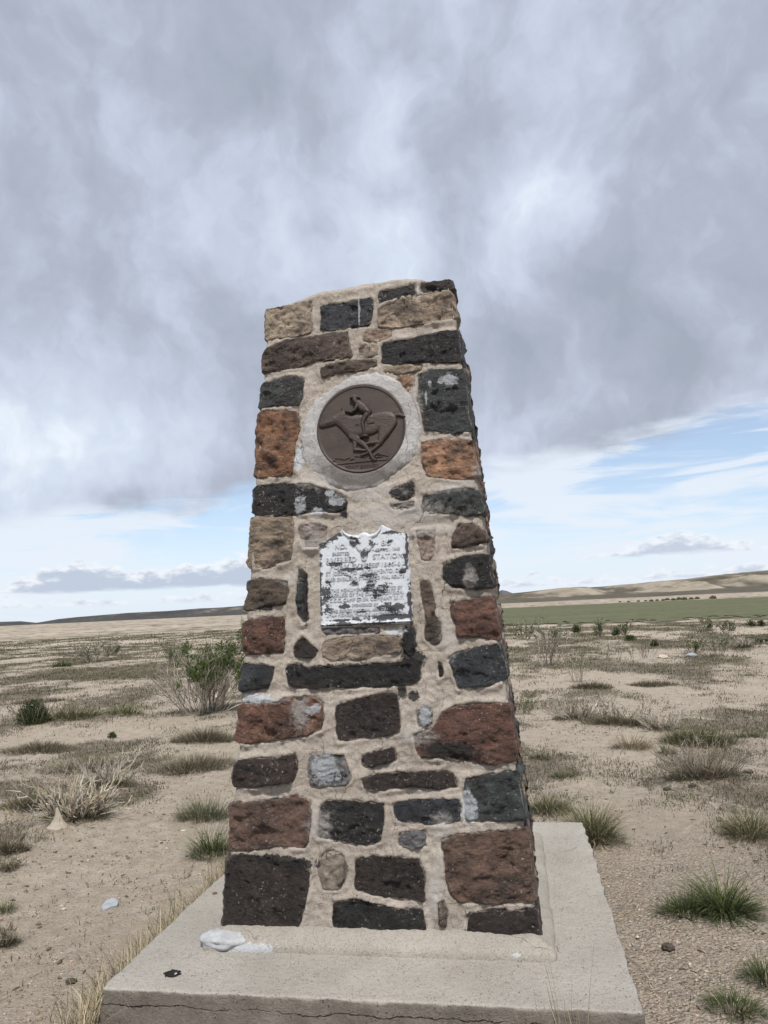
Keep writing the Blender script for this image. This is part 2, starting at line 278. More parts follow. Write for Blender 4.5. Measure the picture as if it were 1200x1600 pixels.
PLANTS=[
('greasewood',-4.51,7.89,1.30,1.11,'large shrub with green leaves and bare grey twigs left of the monument'),
('leafy',-10.74,19.45,0.86,0.99,'small green leafy shrub touching the left side of the large grey twiggy shrub'),
('sprig',-25.95,66.07,0.64,1.40,'green sprig poking out beside the red block at the left edge of the monument'),
('dark',-6.77,6.63,0.57,0.40,'round dark green bush at the left edge of the green grass patch'),
('tuft_olive',-6.52,7.21,1.14,0.27,'long low green grass patch right behind the dark round bush'),
('tuft_green',-5.72,7.50,0.65,0.27,'short bright green grass clump at the right end of the green patch'),
('twigs',-3.37,2.95,0.59,0.26,'bleached twiggy bush with upright pale stems behind the coral-like one'),
('sticks',-2.93,1.75,0.54,0.29,'pale coral-like dead bush above the pointed white rock'),
('brush',-3.57,2.18,0.67,0.27,'wide dull brown and olive brush at the left picture edge'),
('tuft_grey',-1.89,1.88,0.47,0.25,'grey green grass tuft left of the dark brown stone corner'),
('tuft_dkgreen',-1.43,0.95,0.29,0.26,'dark green grass clump at the back left of the concrete base'),
('greyshrub',-15.59,22.75,1.25,0.85,'grey feathery shrub in the middle distance on the left'),
('tuft_dkgreen',-15.20,20.08,0.77,0.34,'flat dark green clump left of the grey feathery shrub'),
('sprig',-9.99,12.38,0.15,0.24,'tiny upright seedling on bare sand at the left, nearest of three'),
('sprig',-11.34,15.27,0.18,0.25,'tiny upright seedling on bare sand, middle one of three'),
('sprig',-10.59,15.76,0.16,0.26,'tiny upright seedling on bare sand, rightmost of three'),
('leafy',-17.22,26.95,0.58,0.49,'small dark green shrub just right of the grey feathery shrub'),
('brush',-2.93,0.92,0.29,0.20,'dry brown brush cut by the left picture edge below the white rock'),
('brush',-2.71,0.66,0.17,0.09,'thin crumpled dead brush at the left edge below the larger brown one'),
('tuft_green',-2.28,0.06,0.12,0.10,'small green grass tuft at the left picture edge'),
('brush',-1.96,-0.37,0.14,0.12,'dark dry tuft at the left picture edge nearest the camera'),
('lowbrown',-4.09,3.83,1.07,0.17,'low brown dry weeds behind the bleached twiggy bush'),
('lowbrown',-2.88,3.84,0.90,0.21,'low brown dry weeds between the large twiggy shrub and the grey green tuft by the monument'),
('lowbrown',-3.39,5.29,0.74,0.25,'low brown dry weeds directly in front of the large twiggy shrub'),
('lowbrown',-5.43,4.85,0.90,0.15,'low brown dry weeds in front of the dark round bush'),
('dark',-4.96,5.80,0.14,0.08,'tiny dark lump of brush on sand left of the low weeds'),
('sprig',-3.15,3.63,0.11,0.08,'small dark dead sprig on the sandy path left of the monument'),
('leafy',1.06,27.34,1.06,0.80,'green leafy shrub touching the right edge of the monument near the horizon'),
('greyshrub',1.39,14.30,0.52,0.83,'grey green upright shrub, second from the right edge of the monument'),
('greentop',1.78,10.72,0.37,0.71,'upright shrub with grey stems and green top on the right flat'),
('leafy',3.91,25.69,0.37,0.69,'narrow dark green shrub standing up at the edge of the green field'),
('dark',4.76,27.63,0.32,0.37,'small dark bush right of the narrow dark green shrub'),
('leafy',5.15,27.87,0.34,0.48,'small pointed bush close to the green field, second right of the narrow shrub'),
('dark',3.49,31.27,0.35,0.41,'small dark bush left of the narrow dark green shrub'),
('greyshrub',1.99,26.15,1.12,0.46,'low wide grey shrub behind the upright grey green shrub'),
('dark',4.66,23.33,0.45,0.20,'flat dark low bush in front of the small pointed bush'),
('dark',4.91,20.21,0.26,0.18,'tiny dark cone of brush alone on the right flat'),
('leafy',5.20,16.26,0.31,0.39,'small dark green shrub left of the pale rock on the flat'),
('greyshrub',8.54,28.42,0.58,0.48,'pale grey green shrub left of the darker far bush on the right'),
('dark',9.01,27.32,0.69,0.46,'rounded dark far bush near the green field on the right'),
('greentop',5.51,15.26,0.50,0.71,'forked shrub with pale stems right of the pale rock'),
('dark',10.96,30.89,0.42,0.25,'small dark bush near the right picture edge, left one of a pair'),
('dark',11.07,29.97,0.33,0.30,'small dark bush near the right picture edge, right one of a pair'),
('twigs',6.83,17.90,0.42,0.28,'small pale dry shrub between the forked shrub and the right edge'),
('greyshrub',7.77,19.41,0.41,0.21,'low grey bush at the right picture edge in the middle distance'),
('stalks',2.95,14.97,0.53,0.59,'bare thin dead stalks right of the green topped shrub'),
('sprig',3.43,14.97,0.14,0.37,'single green spike between two groups of dead stalks'),
('stalks',3.74,14.84,0.40,0.46,'bare thin dead stalks right of the single green spike'),
('twigs',1.41,6.23,0.67,0.25,'pale dead twigs at the left end of the long brush row'),
('brush',1.90,5.88,0.88,0.26,'dark grey green middle of the long brush row on the right'),
('twigs',2.32,5.55,0.49,0.18,'pale dead twigs lying at the right end of the long brush row'),
('tuft_dkolive',2.53,4.72,0.89,0.25,'long dark olive grass mound right of the pale dead twigs'),
('tuft_green',2.08,4.05,0.20,0.15,'small bright green tuft just above the large dead brush on the right'),
('tuft_dry',1.79,4.36,0.44,0.20,'pale straw tuft below the middle of the long brush row'),
('sticks_dk',2.15,2.92,0.59,0.30,'large rounded clump of dark dead brush on the right sand'),
('tuft_olive',0.82,1.93,0.35,0.18,'olive grass growing against the lower right side of the monument'),
('tuft_mix',1.06,1.27,0.43,0.32,'tall green and straw grass clump behind the right end of the base'),
('tuft_mixdry',2.07,1.47,0.37,0.23,'green and straw tussock at the right picture edge above the big tuft'),
('tuft_big',1.54,0.14,0.55,0.23,'big spreading green grass tuft on gravel at the right'),
('tuft_dkgreen',1.38,-0.71,0.23,0.11,'dark green grass tuft in the bottom right corner'),
('tuft_dkgreen',1.56,-0.48,0.15,0.15,'dark green grass tuft cut by the right picture edge near the corner'),
('leafy',0.70,6.88,0.31,0.31,'green shrub hugging the monument beside the large red block'),
('tuft_grey',3.16,5.05,0.43,0.11,'thin grey green weeds right of the dark olive mound'),
('tuft_grey',0.83,3.90,0.26,0.10,'sparse grey weeds on sand close to the right edge of the monument'),
('tuft_grey',1.00,3.16,0.27,0.10,'sparse grey weeds on sand right of the dark green corner stone'),
('lowbrown',3.05,10.18,0.81,0.14,'low brown weeds in front of the dead stalks'),
('lowbrown',1.93,9.65,0.67,0.16,'low brown weeds at the foot of the green topped shrub'),
('lowbrown',-9.01,9.95,1.05,0.13,'low dull weeds behind the long green grass patch'),
]
# ------------------------------------------------------------------ materials
def m_ground():
    m, g_, b = mat('sandy_ground'); p = geo(g_); a = g_.attr('cover'); sp = g_.n.new('ShaderNodeSeparateColor'); g_.l.new(a, sp.inputs[0])
    lit_, olive, grav = sp.outputs[0], sp.outputs[1], sp.outputs[2]
    n1 = g_.noise(p, 0.8, 6, 0.6); n2 = g_.noise(p, 9, 6, 0.65); n3 = g_.noise(p, 70, 4, 0.7); n4 = g_.noise(p, 260, 2, 0.6)
    base = g_.mix(g_.rng(n1, .3, .7), (0.43, 0.37, 0.30, 1), (0.53, 0.468, 0.388, 1))
    base = g_.mix(g_.rng(n2, .35, .7), base, (0.34, 0.288, 0.224, 1)); 
    base = g_.mix(g_.m('MULTIPLY', g_.rng(n3, .50, .68), .75), base, (0.20, 0.162, 0.122, 1))
    base = g_.mix(g_.m('MULTIPLY', g_.rng(n4, .6, .75), .5), base, (0.60, 0.53, 0.44, 1))
    pv = g_.sep(g_.vor(p, 95, 'F1', 1))[0]; pebc = g_.mix(pv, (0.25, 0.205, 0.16, 1), (0.56, 0.48, 0.395, 1))
    pebc = g_.mix(g_.rng(g_.vor(p, 95, 'DISTANCE_TO_EDGE', 0), .0, .12, .75, 0), pebc, (0.13, 0.105, 0.08, 1))
    base = g_.mix(g_.m('MULTIPLY', grav, g_.rng(g_.noise(p, 30, 3), .35, .6, .3, .95)), base, pebc)
    # dead plant litter and crust
    lm = g_.rng(g_.m('ADD', g_.m('MULTIPLY', lit_, .8), g_.m('ADD', g_.m('MULTIPLY', g_.m('SUBTRACT', g_.noise(p, 26, 6, .75), .5), 1.7), g_.m('MULTIPLY', g_.m('SUBTRACT', g_.noise(p, 3.2, 5, .65), .5), 1.4))), .38, .72)
    base = g_.mix(g_.m('MULTIPLY', lm, .72), base, (0.13, 0.11, 0.082, 1))
    om = g_.rng(g_.m('ADD', olive, g_.m('MULTIPLY', g_.m('SUBTRACT', g_.noise(p, 2.2, 9, .78), .5), 1.9)), .3, .70)
    ol = g_.mix(g_.rng(g_.noise(p, .35, 5, .6), .35, .65), (0.092, 0.088, 0.055, 1), (0.155, 0.128, 0.088, 1))
    base = g_.mix(g_.m('MULTIPLY', om, .85), base, ol)
    h = g_.m('ADD', g_.m('MULTIPLY', n2, .6), g_.m('MULTIPLY', n3, .35)); 
    pb = g_.vor(p, 75, 'SMOOTH_F1', 0)
    h = g_.m('ADD', h, g_.m('MULTIPLY', g_.m('MULTIPLY', grav, pb), -.5)); h = g_.m('ADD', h, g_.m('MULTIPLY', n4, .12))
    setb(g_, b, base, .95, g_.bump(h, 1.0, .06), spec=.15); return m
def m_concrete(name, c1, c2, dirt, cr=2.2, stain_shade=False):
    m, g_, b = mat(name); p = geo(g_)
    n1 = g_.noise(p, 3.5, 6, .6); n2 = g_.noise(p, 45, 6, .75); n3 = g_.noise(p, 230, 3, .7)
    base = g_.mix(g_.rng(n1, .32, .68), c1, c2)
    base = g_.mix(g_.m('MULTIPLY', g_.rng(n2, .5, .72), .45), base, dirt)
    base = g_.mix(g_.m('MULTIPLY', g_.rng(n3, .56, .66), .8), base, tuple(x*.35 for x in dirt[:3])+(1,))
    pit = g_.m('MULTIPLY', g_.rng(g_.vor(p, 70, 'F1', 0), .22 if name == 'concrete_slab' else .16, .08), g_.rng(g_.noise(p, 9, 4, .7), .42, .6)); base = g_.mix(g_.m('MULTIPLY', pit, .75), base, tuple(x*.4 for x in dirt[:3])+(1,))
    base = g_.mix(g_.m('MULTIPLY', g_.rng(n3, .38, .3), .4), base, (0.62, 0.58, 0.52, 1))
    wp = g_.v('ADD', p, g_.v('SCALE', g_.v('SUBTRACT', g_.noise(p, 5, 3, .5, col=True), (.5, .5, .5)), None, .22))
    ce = g_.vor(wp, cr, 'DISTANCE_TO_EDGE', 0)
    crack = g_.m('MULTIPLY', g_.rng(ce, .0, .0045 if cr > 4 else .0022, 1, 0), g_.rng(g_.noise(p, 2.2, 2), .50 if cr > 4 else .57, .56 if cr > 4 else .60))
    base = g_.mix(g_.m('MULTIPLY', crack, .6), base, (0.07, 0.055, 0.045, 1))
    h = g_.m('ADD', g_.m('MULTIPLY', n2, .8), g_.m('MULTIPLY', n3, .35)); h = g_.m('SUBTRACT', h, g_.m('MULTIPLY', crack, 1.6)); h = g_.m('SUBTRACT', h, g_.m('MULTIPLY', pit, .8))
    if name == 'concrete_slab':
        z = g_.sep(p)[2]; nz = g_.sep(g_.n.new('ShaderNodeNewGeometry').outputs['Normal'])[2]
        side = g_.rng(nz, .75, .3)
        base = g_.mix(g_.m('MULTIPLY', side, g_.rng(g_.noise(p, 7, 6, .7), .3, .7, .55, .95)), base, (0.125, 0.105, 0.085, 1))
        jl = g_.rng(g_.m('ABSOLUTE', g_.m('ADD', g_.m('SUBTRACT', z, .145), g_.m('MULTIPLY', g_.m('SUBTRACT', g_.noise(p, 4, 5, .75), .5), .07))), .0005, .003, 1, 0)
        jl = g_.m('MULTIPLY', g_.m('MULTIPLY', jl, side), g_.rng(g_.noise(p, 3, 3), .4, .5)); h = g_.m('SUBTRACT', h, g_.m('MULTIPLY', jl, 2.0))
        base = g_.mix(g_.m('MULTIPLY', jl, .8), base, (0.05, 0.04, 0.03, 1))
    rough = .92
    if name == 'ring_cement':
        sp_ = g_.n.new('ShaderNodeSeparateColor'); g_.l.new(g_.attr('stain_shade'), sp_.inputs[0])
        base = g_.mix(g_.rng(g_.m('ADD', sp_.outputs[1], g_.m('MULTIPLY', g_.m('SUBTRACT', g_.noise(p, 20, 5, .7), .5), .8)), .25, .75, 0, .85), base, (0.125, 0.112, 0.102, 1))
    elif stain_shade:
        base, rough = stains(g_, p, base, rough)
    setb(g_, b, base, rough, g_.bump(h, .9, .016), spec=.25); return m
def stains(g_, p, base, rough):
    sp = g_.n.new('ShaderNodeSeparateColor'); g_.l.new(g_.attr('stain_shade'), sp.inputs[0])
    rag = g_.m('MULTIPLY', g_.m('SUBTRACT', g_.noise(p, 38, 6, .72, .4), .5), 1.5)
    f = lambda ch, lo=.42, hi=.55: g_.rng(g_.m('ADD', ch, g_.m('MULTIPLY', rag, g_.rng(ch, .02, .25))), lo, hi)
    cem = g_.mix(g_.noise(p, 60, 4, .6), (0.36, 0.34, 0.32, 1), (0.50, 0.475, 0.45, 1))
    base = g_.mix(g_.m('MULTIPLY', f(sp.outputs[2], .35, .75), .75), base, cem)
    base = g_.mix(g_.m('MULTIPLY', f(sp.outputs[1]), .93), base, (0.018, 0.017, 0.018, 1))
    base = g_.mix(g_.m('MULTIPLY', f(sp.outputs[0]), .85), base, g_.mix(g_.noise(p, 90, 3), (0.38, 0.41, 0.46, 1), (0.66, 0.68, 0.70, 1)))
    return base, rough
def m_stone():
    m, g_, b = mat('quarried_stone'); p = geo(g_); oi = g_.n.new('ShaderNodeObjectInfo')
    c = oi.outputs['Color']; rnd = oi.outputs['Random']
    sh = g_.v('ADD', p, g_.xyz(g_.m('MULTIPLY', rnd, 9.0), g_.m('MULTIPLY', rnd, 5.0), 0.0))
    shs = g_.v('MULTIPLY', sh, g_.xyz(1.0, 1.0, g_.rng(rnd, 0, 1, .8, 2.4))); n1 = g_.noise(shs, 12, 7, .68, .3); n2 = g_.noise(shs, g_.rng(g_.m('FRACT', g_.m('MULTIPLY', rnd, 7.3)), 0, 1, 24, 60), 7, .75, .2); n3 = g_.noise(sh, 190, 3, .7)
    c1 = g_.mix(g_.rng(n1, .33, .68), g_.mix(1.0, c, (.38, .36, .36, 1), 'MULTIPLY'), g_.mix(1.0, c, (1.60, 1.54, 1.48, 1), 'MULTIPLY'))
    # weathered skin: dark stain on the warm stones, brownish skin on the dark ones
    c2 = g_.mix(g_.m('MULTIPLY', g_.rng(n2, .52, .72), .55), c1, g_.mix(.35, c1, (0.10, 0.078, 0.062, 1)))
    c2 = g_.mix(g_.m('MULTIPLY', g_.rng(g_.noise(sh, 5.5, 5, .65),   .52, .62), g_.rng(rnd, .1, .9, .2, .85)), c2, (0.035, 0.028, 0.026, 1))
    c2 = g_.mix(g_.m('MULTIPLY', g_.rng(n3, .35, .2), .5), c2, (0.02, 0.018, 0.018, 1))
    spk = g_.m('MULTIPLY', g_.rng(g_.noise(sh, 75, 5, .75), .60, .64), g_.rng(g_.noise(sh, 7, 3), .42, .58))
    c2 = g_.mix(g_.m('MULTIPLY', spk, .85), c2, (0.50, 0.47, 0.43, 1))
    ml = g_.rng(g_.m('ADD', g_.attr('rim', 'Fac'), g_.m('MULTIPLY', g_.m('SUBTRACT', g_.noise(p, 30, 6, .75), .5), 2.2)), .80, .98)
    c2 = g_.mix(g_.m('MULTIPLY', ml, .9), c2, (0.37, 0.305, 0.235, 1))
    base, _ = stains(g_, p, c2, .8)
    wp = g_.v('ADD', sh, g_.v('SCALE', g_.v('SUBTRACT', g_.noise(sh, 9, 4, .6, col=True), (.5, .5, .5)), None, .12))
    ce = g_.vor(wp, 6.5, 'DISTANCE_TO_EDGE', 0)
    crack = g_.m('MULTIPLY', g_.rng(ce, 0, .012, 1, 0), g_.rng(g_.noise(sh, 4, 2), .5, .56))
    base = g_.mix(g_.m('MULTIPLY', crack, .7), base, (0.02, 0.016, 0.014, 1))
    h = g_.m('ADD', g_.m('MULTIPLY', n2, 1.0), g_.m('MULTIPLY', n3, .35)); h = g_.m('ADD', h, g_.m('MULTIPLY', g_.vor(wp, 26, 'F1', 0), .5)); h = g_.m('ADD', h, g_.m('MULTIPLY', g_.sep(g_.vor(wp, 16, 'F1', 1))[0], .45))
    h = g_.m('SUBTRACT', h, crack)
    lum = g_.v('DOT_PRODUCT', c, (.33, .34, .33)); setb(g_, b, base, g_.m('MULTIPLY', g_.rng(n2, .3, .7, .50, .9), g_.rng(lum, .03, .12, .72, 1.0)), g_.bump(h, 1.0, .034), spec=.5); return m
def m_bronze():
    m, g_, b = mat('bronze'); p = geo(g_); n = g_.noise(p, 14, 6, .65); n2 = g_.noise(g_.v('MULTIPLY', p, (1, 1, 4)), 60, 4, .6)
    c = g_.mix(g_.rng(n, .3, .7), (0.038, 0.028, 0.024, 1), (0.068, 0.051, 0.043, 1)); c = g_.mix(g_.m('MULTIPLY', g_.rng(n2, .5, .75), .35), c, (0.09, 0.074, 0.066, 1))
    setb(g_, b, c, g_.rng(n, .3, .7, .5, .68), g_.bump(n2, .35, .003), metal=.35, spec=.5); return m
def m_plaque():
    m, g_, b = mat('whitened_metal'); p = geo(g_)
    n = g_.m('ADD', g_.noise(g_.v('MULTIPLY', p, (1, 1, 1.6)), 19, 8, .74, .3), g_.m('MULTIPLY', g_.m('SUBTRACT', g_.noise(p, 75, 5, .7), .5), .30)); n2 = g_.noise(p, 110, 4, .7)
    at = g_.attr('stain_shade', 'Fac')
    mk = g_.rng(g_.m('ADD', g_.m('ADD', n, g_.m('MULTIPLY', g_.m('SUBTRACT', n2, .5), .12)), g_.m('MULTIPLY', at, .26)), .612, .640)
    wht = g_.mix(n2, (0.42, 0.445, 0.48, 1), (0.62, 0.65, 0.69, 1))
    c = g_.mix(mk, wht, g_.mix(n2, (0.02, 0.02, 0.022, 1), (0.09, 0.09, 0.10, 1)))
    setb(g_, b, c, g_.rng(mk, 0, 1, .55, .8), g_.bump(g_.m('ADD', n2, g_.m('MULTIPLY', mk, -1.2)), .35, .003), metal=.1); return m
def m_plain(name, c1, c2, scale=20, rough=.9, bump=.5, spec=.2):
    m, g_, b = mat(name); p = geo(g_); n = g_.noise(p, scale, 6, .65); n2 = g_.noise(p, scale*9, 3, .6)
    c = g_.mix(g_.rng(n, .3, .7), c1, c2); c = g_.mix(g_.m('MULTIPLY', g_.rng(n2, .5, .7), .3), c, tuple(x*.5 for x in c1[:3])+(1,))
    setb(g_, b, c, rough, g_.bump(g_.m('ADD', n, g_.m('MULTIPLY', n2, .4)), bump, .006), spec=spec); return m
def m_attr(name, rough=.8, transl=.0, nscale=0):
    m, g_, b = mat(name); c = g_.attr('tint')
    if nscale: c = g_.mix(g_.rng(g_.noise(geo(g_), nscale, 5, .65), .35, .65, 0, .6), c, g_.mix(1.0, c, (.5, .5, .5, 1), 'MULTIPLY'))
    setb(g_, b, c, rough, spec=.15)
    if transl:
        t = g_.n.new('ShaderNodeBsdfTranslucent'); g_._in(t.inputs[0], c); mx = g_.n.new('ShaderNodeMixShader'); mx.inputs[0].default_value = transl
        o = [n for n in g_.n if n.type == 'OUTPUT_MATERIAL'][0]
        g_.l.new(b.outputs[0], mx.inputs[1]); g_.l.new(t.outputs[0], mx.inputs[2]); g_.l.new(mx.outputs[0], o.inputs[0])
    return m
M = dict(ground=m_ground(), stone=m_stone(), bronze=m_bronze(), plaque=m_plaque(),
    mortar=m_concrete('sandy_mortar', (0.35, 0.305, 0.258, 1), (0.50, 0.445, 0.39, 1), (0.22, 0.185, 0.152, 1), 5.0, True),
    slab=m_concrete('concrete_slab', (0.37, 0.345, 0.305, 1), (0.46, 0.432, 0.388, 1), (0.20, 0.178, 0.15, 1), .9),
    skirt=m_concrete('skirt_mortar', (0.35, 0.32, 0.278, 1), (0.43, 0.40, 0.352, 1), (0.22, 0.195, 0.165, 1), 3.0, True),
    ring=m_concrete('ring_cement', (0.38, 0.365, 0.355, 1), (0.54, 0.53, 0.53, 1), (0.30, 0.28, 0.26, 1), 6.0, True),
    lump=m_plain('white_cement', (0.28, 0.285, 0.295, 1), (0.47, 0.485, 0.505, 1), 18),
    black=m_plain('hole_black', (0.012, 0.011, 0.010, 1), (0.03, 0.026, 0.022, 1), 60),
    rock=m_plain('pale_rock', (0.42, 0.37, 0.30, 1), (0.55, 0.49, 0.41, 1), 30),
    cone=m_plain('sandy_rock', (0.30, 0.26, 0.21, 1), (0.42, 0.37, 0.31, 1), 30),
    slate=m_plain('grey_slate', (0.26, 0.28, 0.31, 1), (0.34, 0.36, 0.40, 1), 30),
    clod=m_plain('dark_clod', (0.05, 0.042, 0.034, 1), (0.10, 0.085, 0.07, 1), 40),
    rust=m_plain('rusty_iron', (0.10, 0.06, 0.04, 1), (0.17, 0.11, 0.08, 1), 60),
    blade=m_attr('grass_blades', .75, .25), twig=m_attr('dry_twigs', .85), leaf=m_attr('leaves', .7, .2),
    pebble=m_attr('pebbles', .9, nscale=150), hill=m_attr('hill_earth', .95, nscale=.02))

# ------------------------------------------------------------------ ground
HX, HY, SLAB = 1.0025, 1.0944, 0.20        # slab half width, half depth, height
FA, FK, FB = 0.6781, 0.0721706, 0.20       # front face: half width at the base, batter, base height
def base_h(x, y):
    d = np.hypot(x-CAM[0], y-CAM[1]); nr = 1/(1+(d/60)**2)
    h = .05*fbm(x*.16, y*.16, 0.3, 3)+.035*fbm(x*.75, y*.75, 2.3, 4)*np.clip(d/5, .35, 1)*nr+.016*fbm(x*3.1, y*3.1, 5.3, 3)*nr
    near = np.exp(-(np.maximum(np.abs(x)-HX, 0)**2+np.maximum(np.abs(y)-HY, 0)**2)/.5)
    h = h*(1-near*.8)+near*.02
    return h*np.clip(nr+.3, 0, 1)
def ground_z(x, y): return base_h(np.asarray(x, float), np.asarray(y, float))
DEGM = np.concatenate([np.linspace(-180, -52, 40, endpoint=False), np.linspace(-52, 38, 350, endpoint=False), np.linspace(38, 180, 44, endpoint=False)])
R_ = [0.3]
while R_[-1] < 9000: R_.append(R_[-1]*(1.0075 if 1.5 < R_[-1] < 12 else 1.024))
R_ = np.array(R_); TH = np.radians(DEGM)
gx = CAM[0]+R_[:, None]*np.sin(TH)[None]; gy = CAM[1]+R_[:, None]*np.cos(TH)[None]
gz = ground_z(gx, gy)
dcam = np.broadcast_to(R_[:, None], gx.shape)
fine = (dcam < 14)
gz = gz+np.where(fine, .008*fbm(gx*11, gy*11, 1.1, 4, .65)*sstep(14, 7, dcam), 0)
lit = np.zeros_like(gx)
for kind, x0, y0, w_, h_, lab in PLANTS:
    rx, ry = max(w_*.62, .04), max(w_*.5, .04)
    q = ((gx-x0)/rx)**2+((gy-y0)/ry)**2; sel = q < 9
    lit[sel] = np.maximum(lit[sel], np.exp(-q[sel]*.9)*(1.0 if 'tuft_big' not in kind else .6))
    hm = min(.05, h_*.16)
    gz[sel] += hm*np.exp(-q[sel]*.8)
def cover_noise(x, y): return fbm(x*.55+3, y*.38+9, 4.4, 5, .6)
cn = cover_noise(gx, gy)+.35*np.exp(-((dcam-6.8)/2.2)**2)*sstep(-5, -20, np.degrees(np.arctan2(gx-CAM[0], gy-CAM[1])))+.15*sstep(7, 10, dcam)
lit = np.maximum(lit, sstep(.0, .6, cn)*sstep(2.0, 5.0, dcam)*1.0)
azd = np.degrees(np.arctan2(gx-CAM[0], gy-CAM[1]))
ol = sstep(6, 30, dcam)*(.42+.58*sstep(-.3, .5, cn))*1.0
ol = ol*np.where(azd < -10, 1-.50*sstep(52, 90, dcam), 1-.45*sstep(180, 240, dcam))
strip = fbm(gx*.02, gy*.09, 8.8, 4)
strip2 = fbm(gx*.06, gy*.35, 2.8, 4); ol = np.clip(ol-.3*sstep(.1, .5, strip)*sstep(15, 30, dcam)-.35*sstep(-.1, .5, strip2)*sstep(5, 10, dcam)*sstep(60, 25, dcam)+.2*sstep(60,90,dcam)*sstep(-.1,.4,-strip), 0, 1)
grav = sstep(3.8, 2.0, np.hypot(gx-2.0, (gy+1.4)))+.75*sstep(5.2, 3.0, dcam)*sstep(.5, -.5, gx)*(.6+.5*fbm(gx*1.5, gy*1.5, 9.9, 3))
cov = np.stack([np.clip(lit, 0, 1), ol, np.clip(grav, 0, 1), np.ones_like(lit)], -1).reshape(-1, 4)
V = np.stack([gx, gy, gz], -1).reshape(-1, 3)
nc = len(TH); F = grid_faces(len(R_), nc, True)[:, ::-1]
V = np.concatenate([V, [[CAM[0], CAM[1], 0.0]]]); cov = np.concatenate([cov, [[0, 0, 0, 1]]]); ci = len(V)-1
cap = np.stack([np.full(nc, ci), (np.arange(nc)+1) % nc, np.arange(nc)], -1)
o = link('ground', mesh_np('ground', V, [F, cap], cols={'cover': cov}), M['ground']); tag(o, kind='structure')
_lx = [(k[1], k[2], max(k[3]*.62, .04), max(k[3]*.5, .04), min(.05, k[4]*.16)) for k in PLANTS]
def gz_at(x, y):
    z = ground_z(x, y)
    for x0, y0, rx, ry, hm in _lx: z = z+hm*np.exp(-(((x-x0)/rx)**2+((y-y0)/ry)**2)*.8)
    return z

# green crop field between the flat and the hills, on the right
az0 = np.radians(np.linspace(-9, 50, 420)); rr = np.geomspace(43, 186, 150)
fx = CAM[0]+rr[:, None]*np.sin(az0); fy = CAM[1]+rr[:, None]*np.cos(az0)
ztop = ground_z(fx, fy)+.015+.03*np.maximum(0, fbm(fx*.8, fy*.8, 3.3, 3))+.05*sstep(43, 60, rr[:, None])
tn = fbm(fx*.06, fy*.25, 1.7, 4)[..., None]; tn2 = fbm(fx*.5, fy*1.2, 6.7, 3)[..., None]
tint = np.array([.088, .100, .052])+.020*tn+.020*tn2*np.array([1, 1, .8]); edge_w = sstep(0, 10, rr[:, None]-43-3*fbm(fx*.25, fy*.25, 5.5, 4))
keep = (edge_w+.9*fbm(fx*.9, fy*.35, 2.2, 4, .7) > .42) | (edge_w > .97)
F = grid_faces(len(rr), len(az0))[:, ::-1]; kf = keep.ravel()[F].all(1); F = F[kf]
def m_field():
    m, g_, b = mat('crop_green'); p = geo(g_); n = g_.noise(g_.v('MULTIPLY', p, (1, .5, 1)), 1.1, 7, .7)
    c = g_.mix(g_.rng(n, .35, .7), g_.attr('tint'), (0.135, 0.128, 0.078, 1)); setb(g_, b, c, .9, g_.bump(n, .6, .2), spec=.1); return m
o = link('green_field', mesh_np('green_field', np.stack([fx, fy, ztop], -1).reshape(-1, 3), F, cols={'tint': np.clip(tint, 0, 1).reshape(-1, 3)}), m_field())
tag(o, 'flat dull green field running to the foot of the hills on the right', 'field', kind='stuff')

# ------------------------------------------------------------------ hills
def hills(name, prof, r0, r1, rows, daz, seed, light, dark, bluff):
    A = np.arange(prof[0][0], prof[-1][0], daz); T = np.linspace(0, 1, rows)
    H = np.interp(A, [p_[0] for p_ in prof], [p_[1] for p_ in prof]); H = np.tan(np.radians(H))*r1
    rj = r0+(r1-r0)*T[:, None]; a = np.radians(A)[None]
    x = CAM[0]+rj*np.sin(a); y = CAM[1]+rj*np.cos(a)
    gul = fbm(x*.006+seed, y*.0016, seed, 5, .55); ridg = 1-np.abs(fbm(x*.010, y*.004, seed+3, 4))*1.6
    body = .28*T[:, None]+.72*sstep(.55, .93, T[:, None]+.13*gul)
    z = H[None]*body*(1+.10*(ridg-.5)*(1-T[:, None])); z[-1] = z[-2]
    z = np.where(T[:, None] > .97, H[None]*(1+.015*fbm(x*.01, y*.01, 2, 3)), np.minimum(z, H[None]*1.0)); z[0] = -3
    slope = np.abs(np.gradient(z, axis=0))/(np.abs(np.gradient(rj, axis=0))+1e-6)
    s_ = sstep(.018, .075, slope*bluff+.010*gul); nz = fbm(x*.02, y*.008, seed+9, 4)
    s_ = np.clip(s_*sstep(-.35, .25, gul+.3*nz), 0, 1)[..., None]
    tint = np.array(dark)*(1+.35*nz[..., None])*(1-s_)+np.array(light)*s_*(1+.12*nz[..., None])
    rim = sstep(.955, .975, T)[:, None, None]; tint = tint*(1-rim*.55)
    zz_ = np.concatenate([z, z[-1:]*0-3]); x = np.concatenate([x, x[-1:]+(x[-1:]-CAM[0])*.25]); y = np.concatenate([y, y[-1:]+(y[-1:]-CAM[1])*.25])
    tint = np.concatenate([tint, tint[-1:]])
    F = grid_faces(rows+1, len(A))[:, ::-1]
    o = link(name, mesh_np(name, np.stack([x, y, zz_], -1).reshape(-1, 3), F, cols={'tint': np.clip(tint, 0, 1).reshape(-1, 3)}), M['hill'])
    return tag(o, kind='structure')
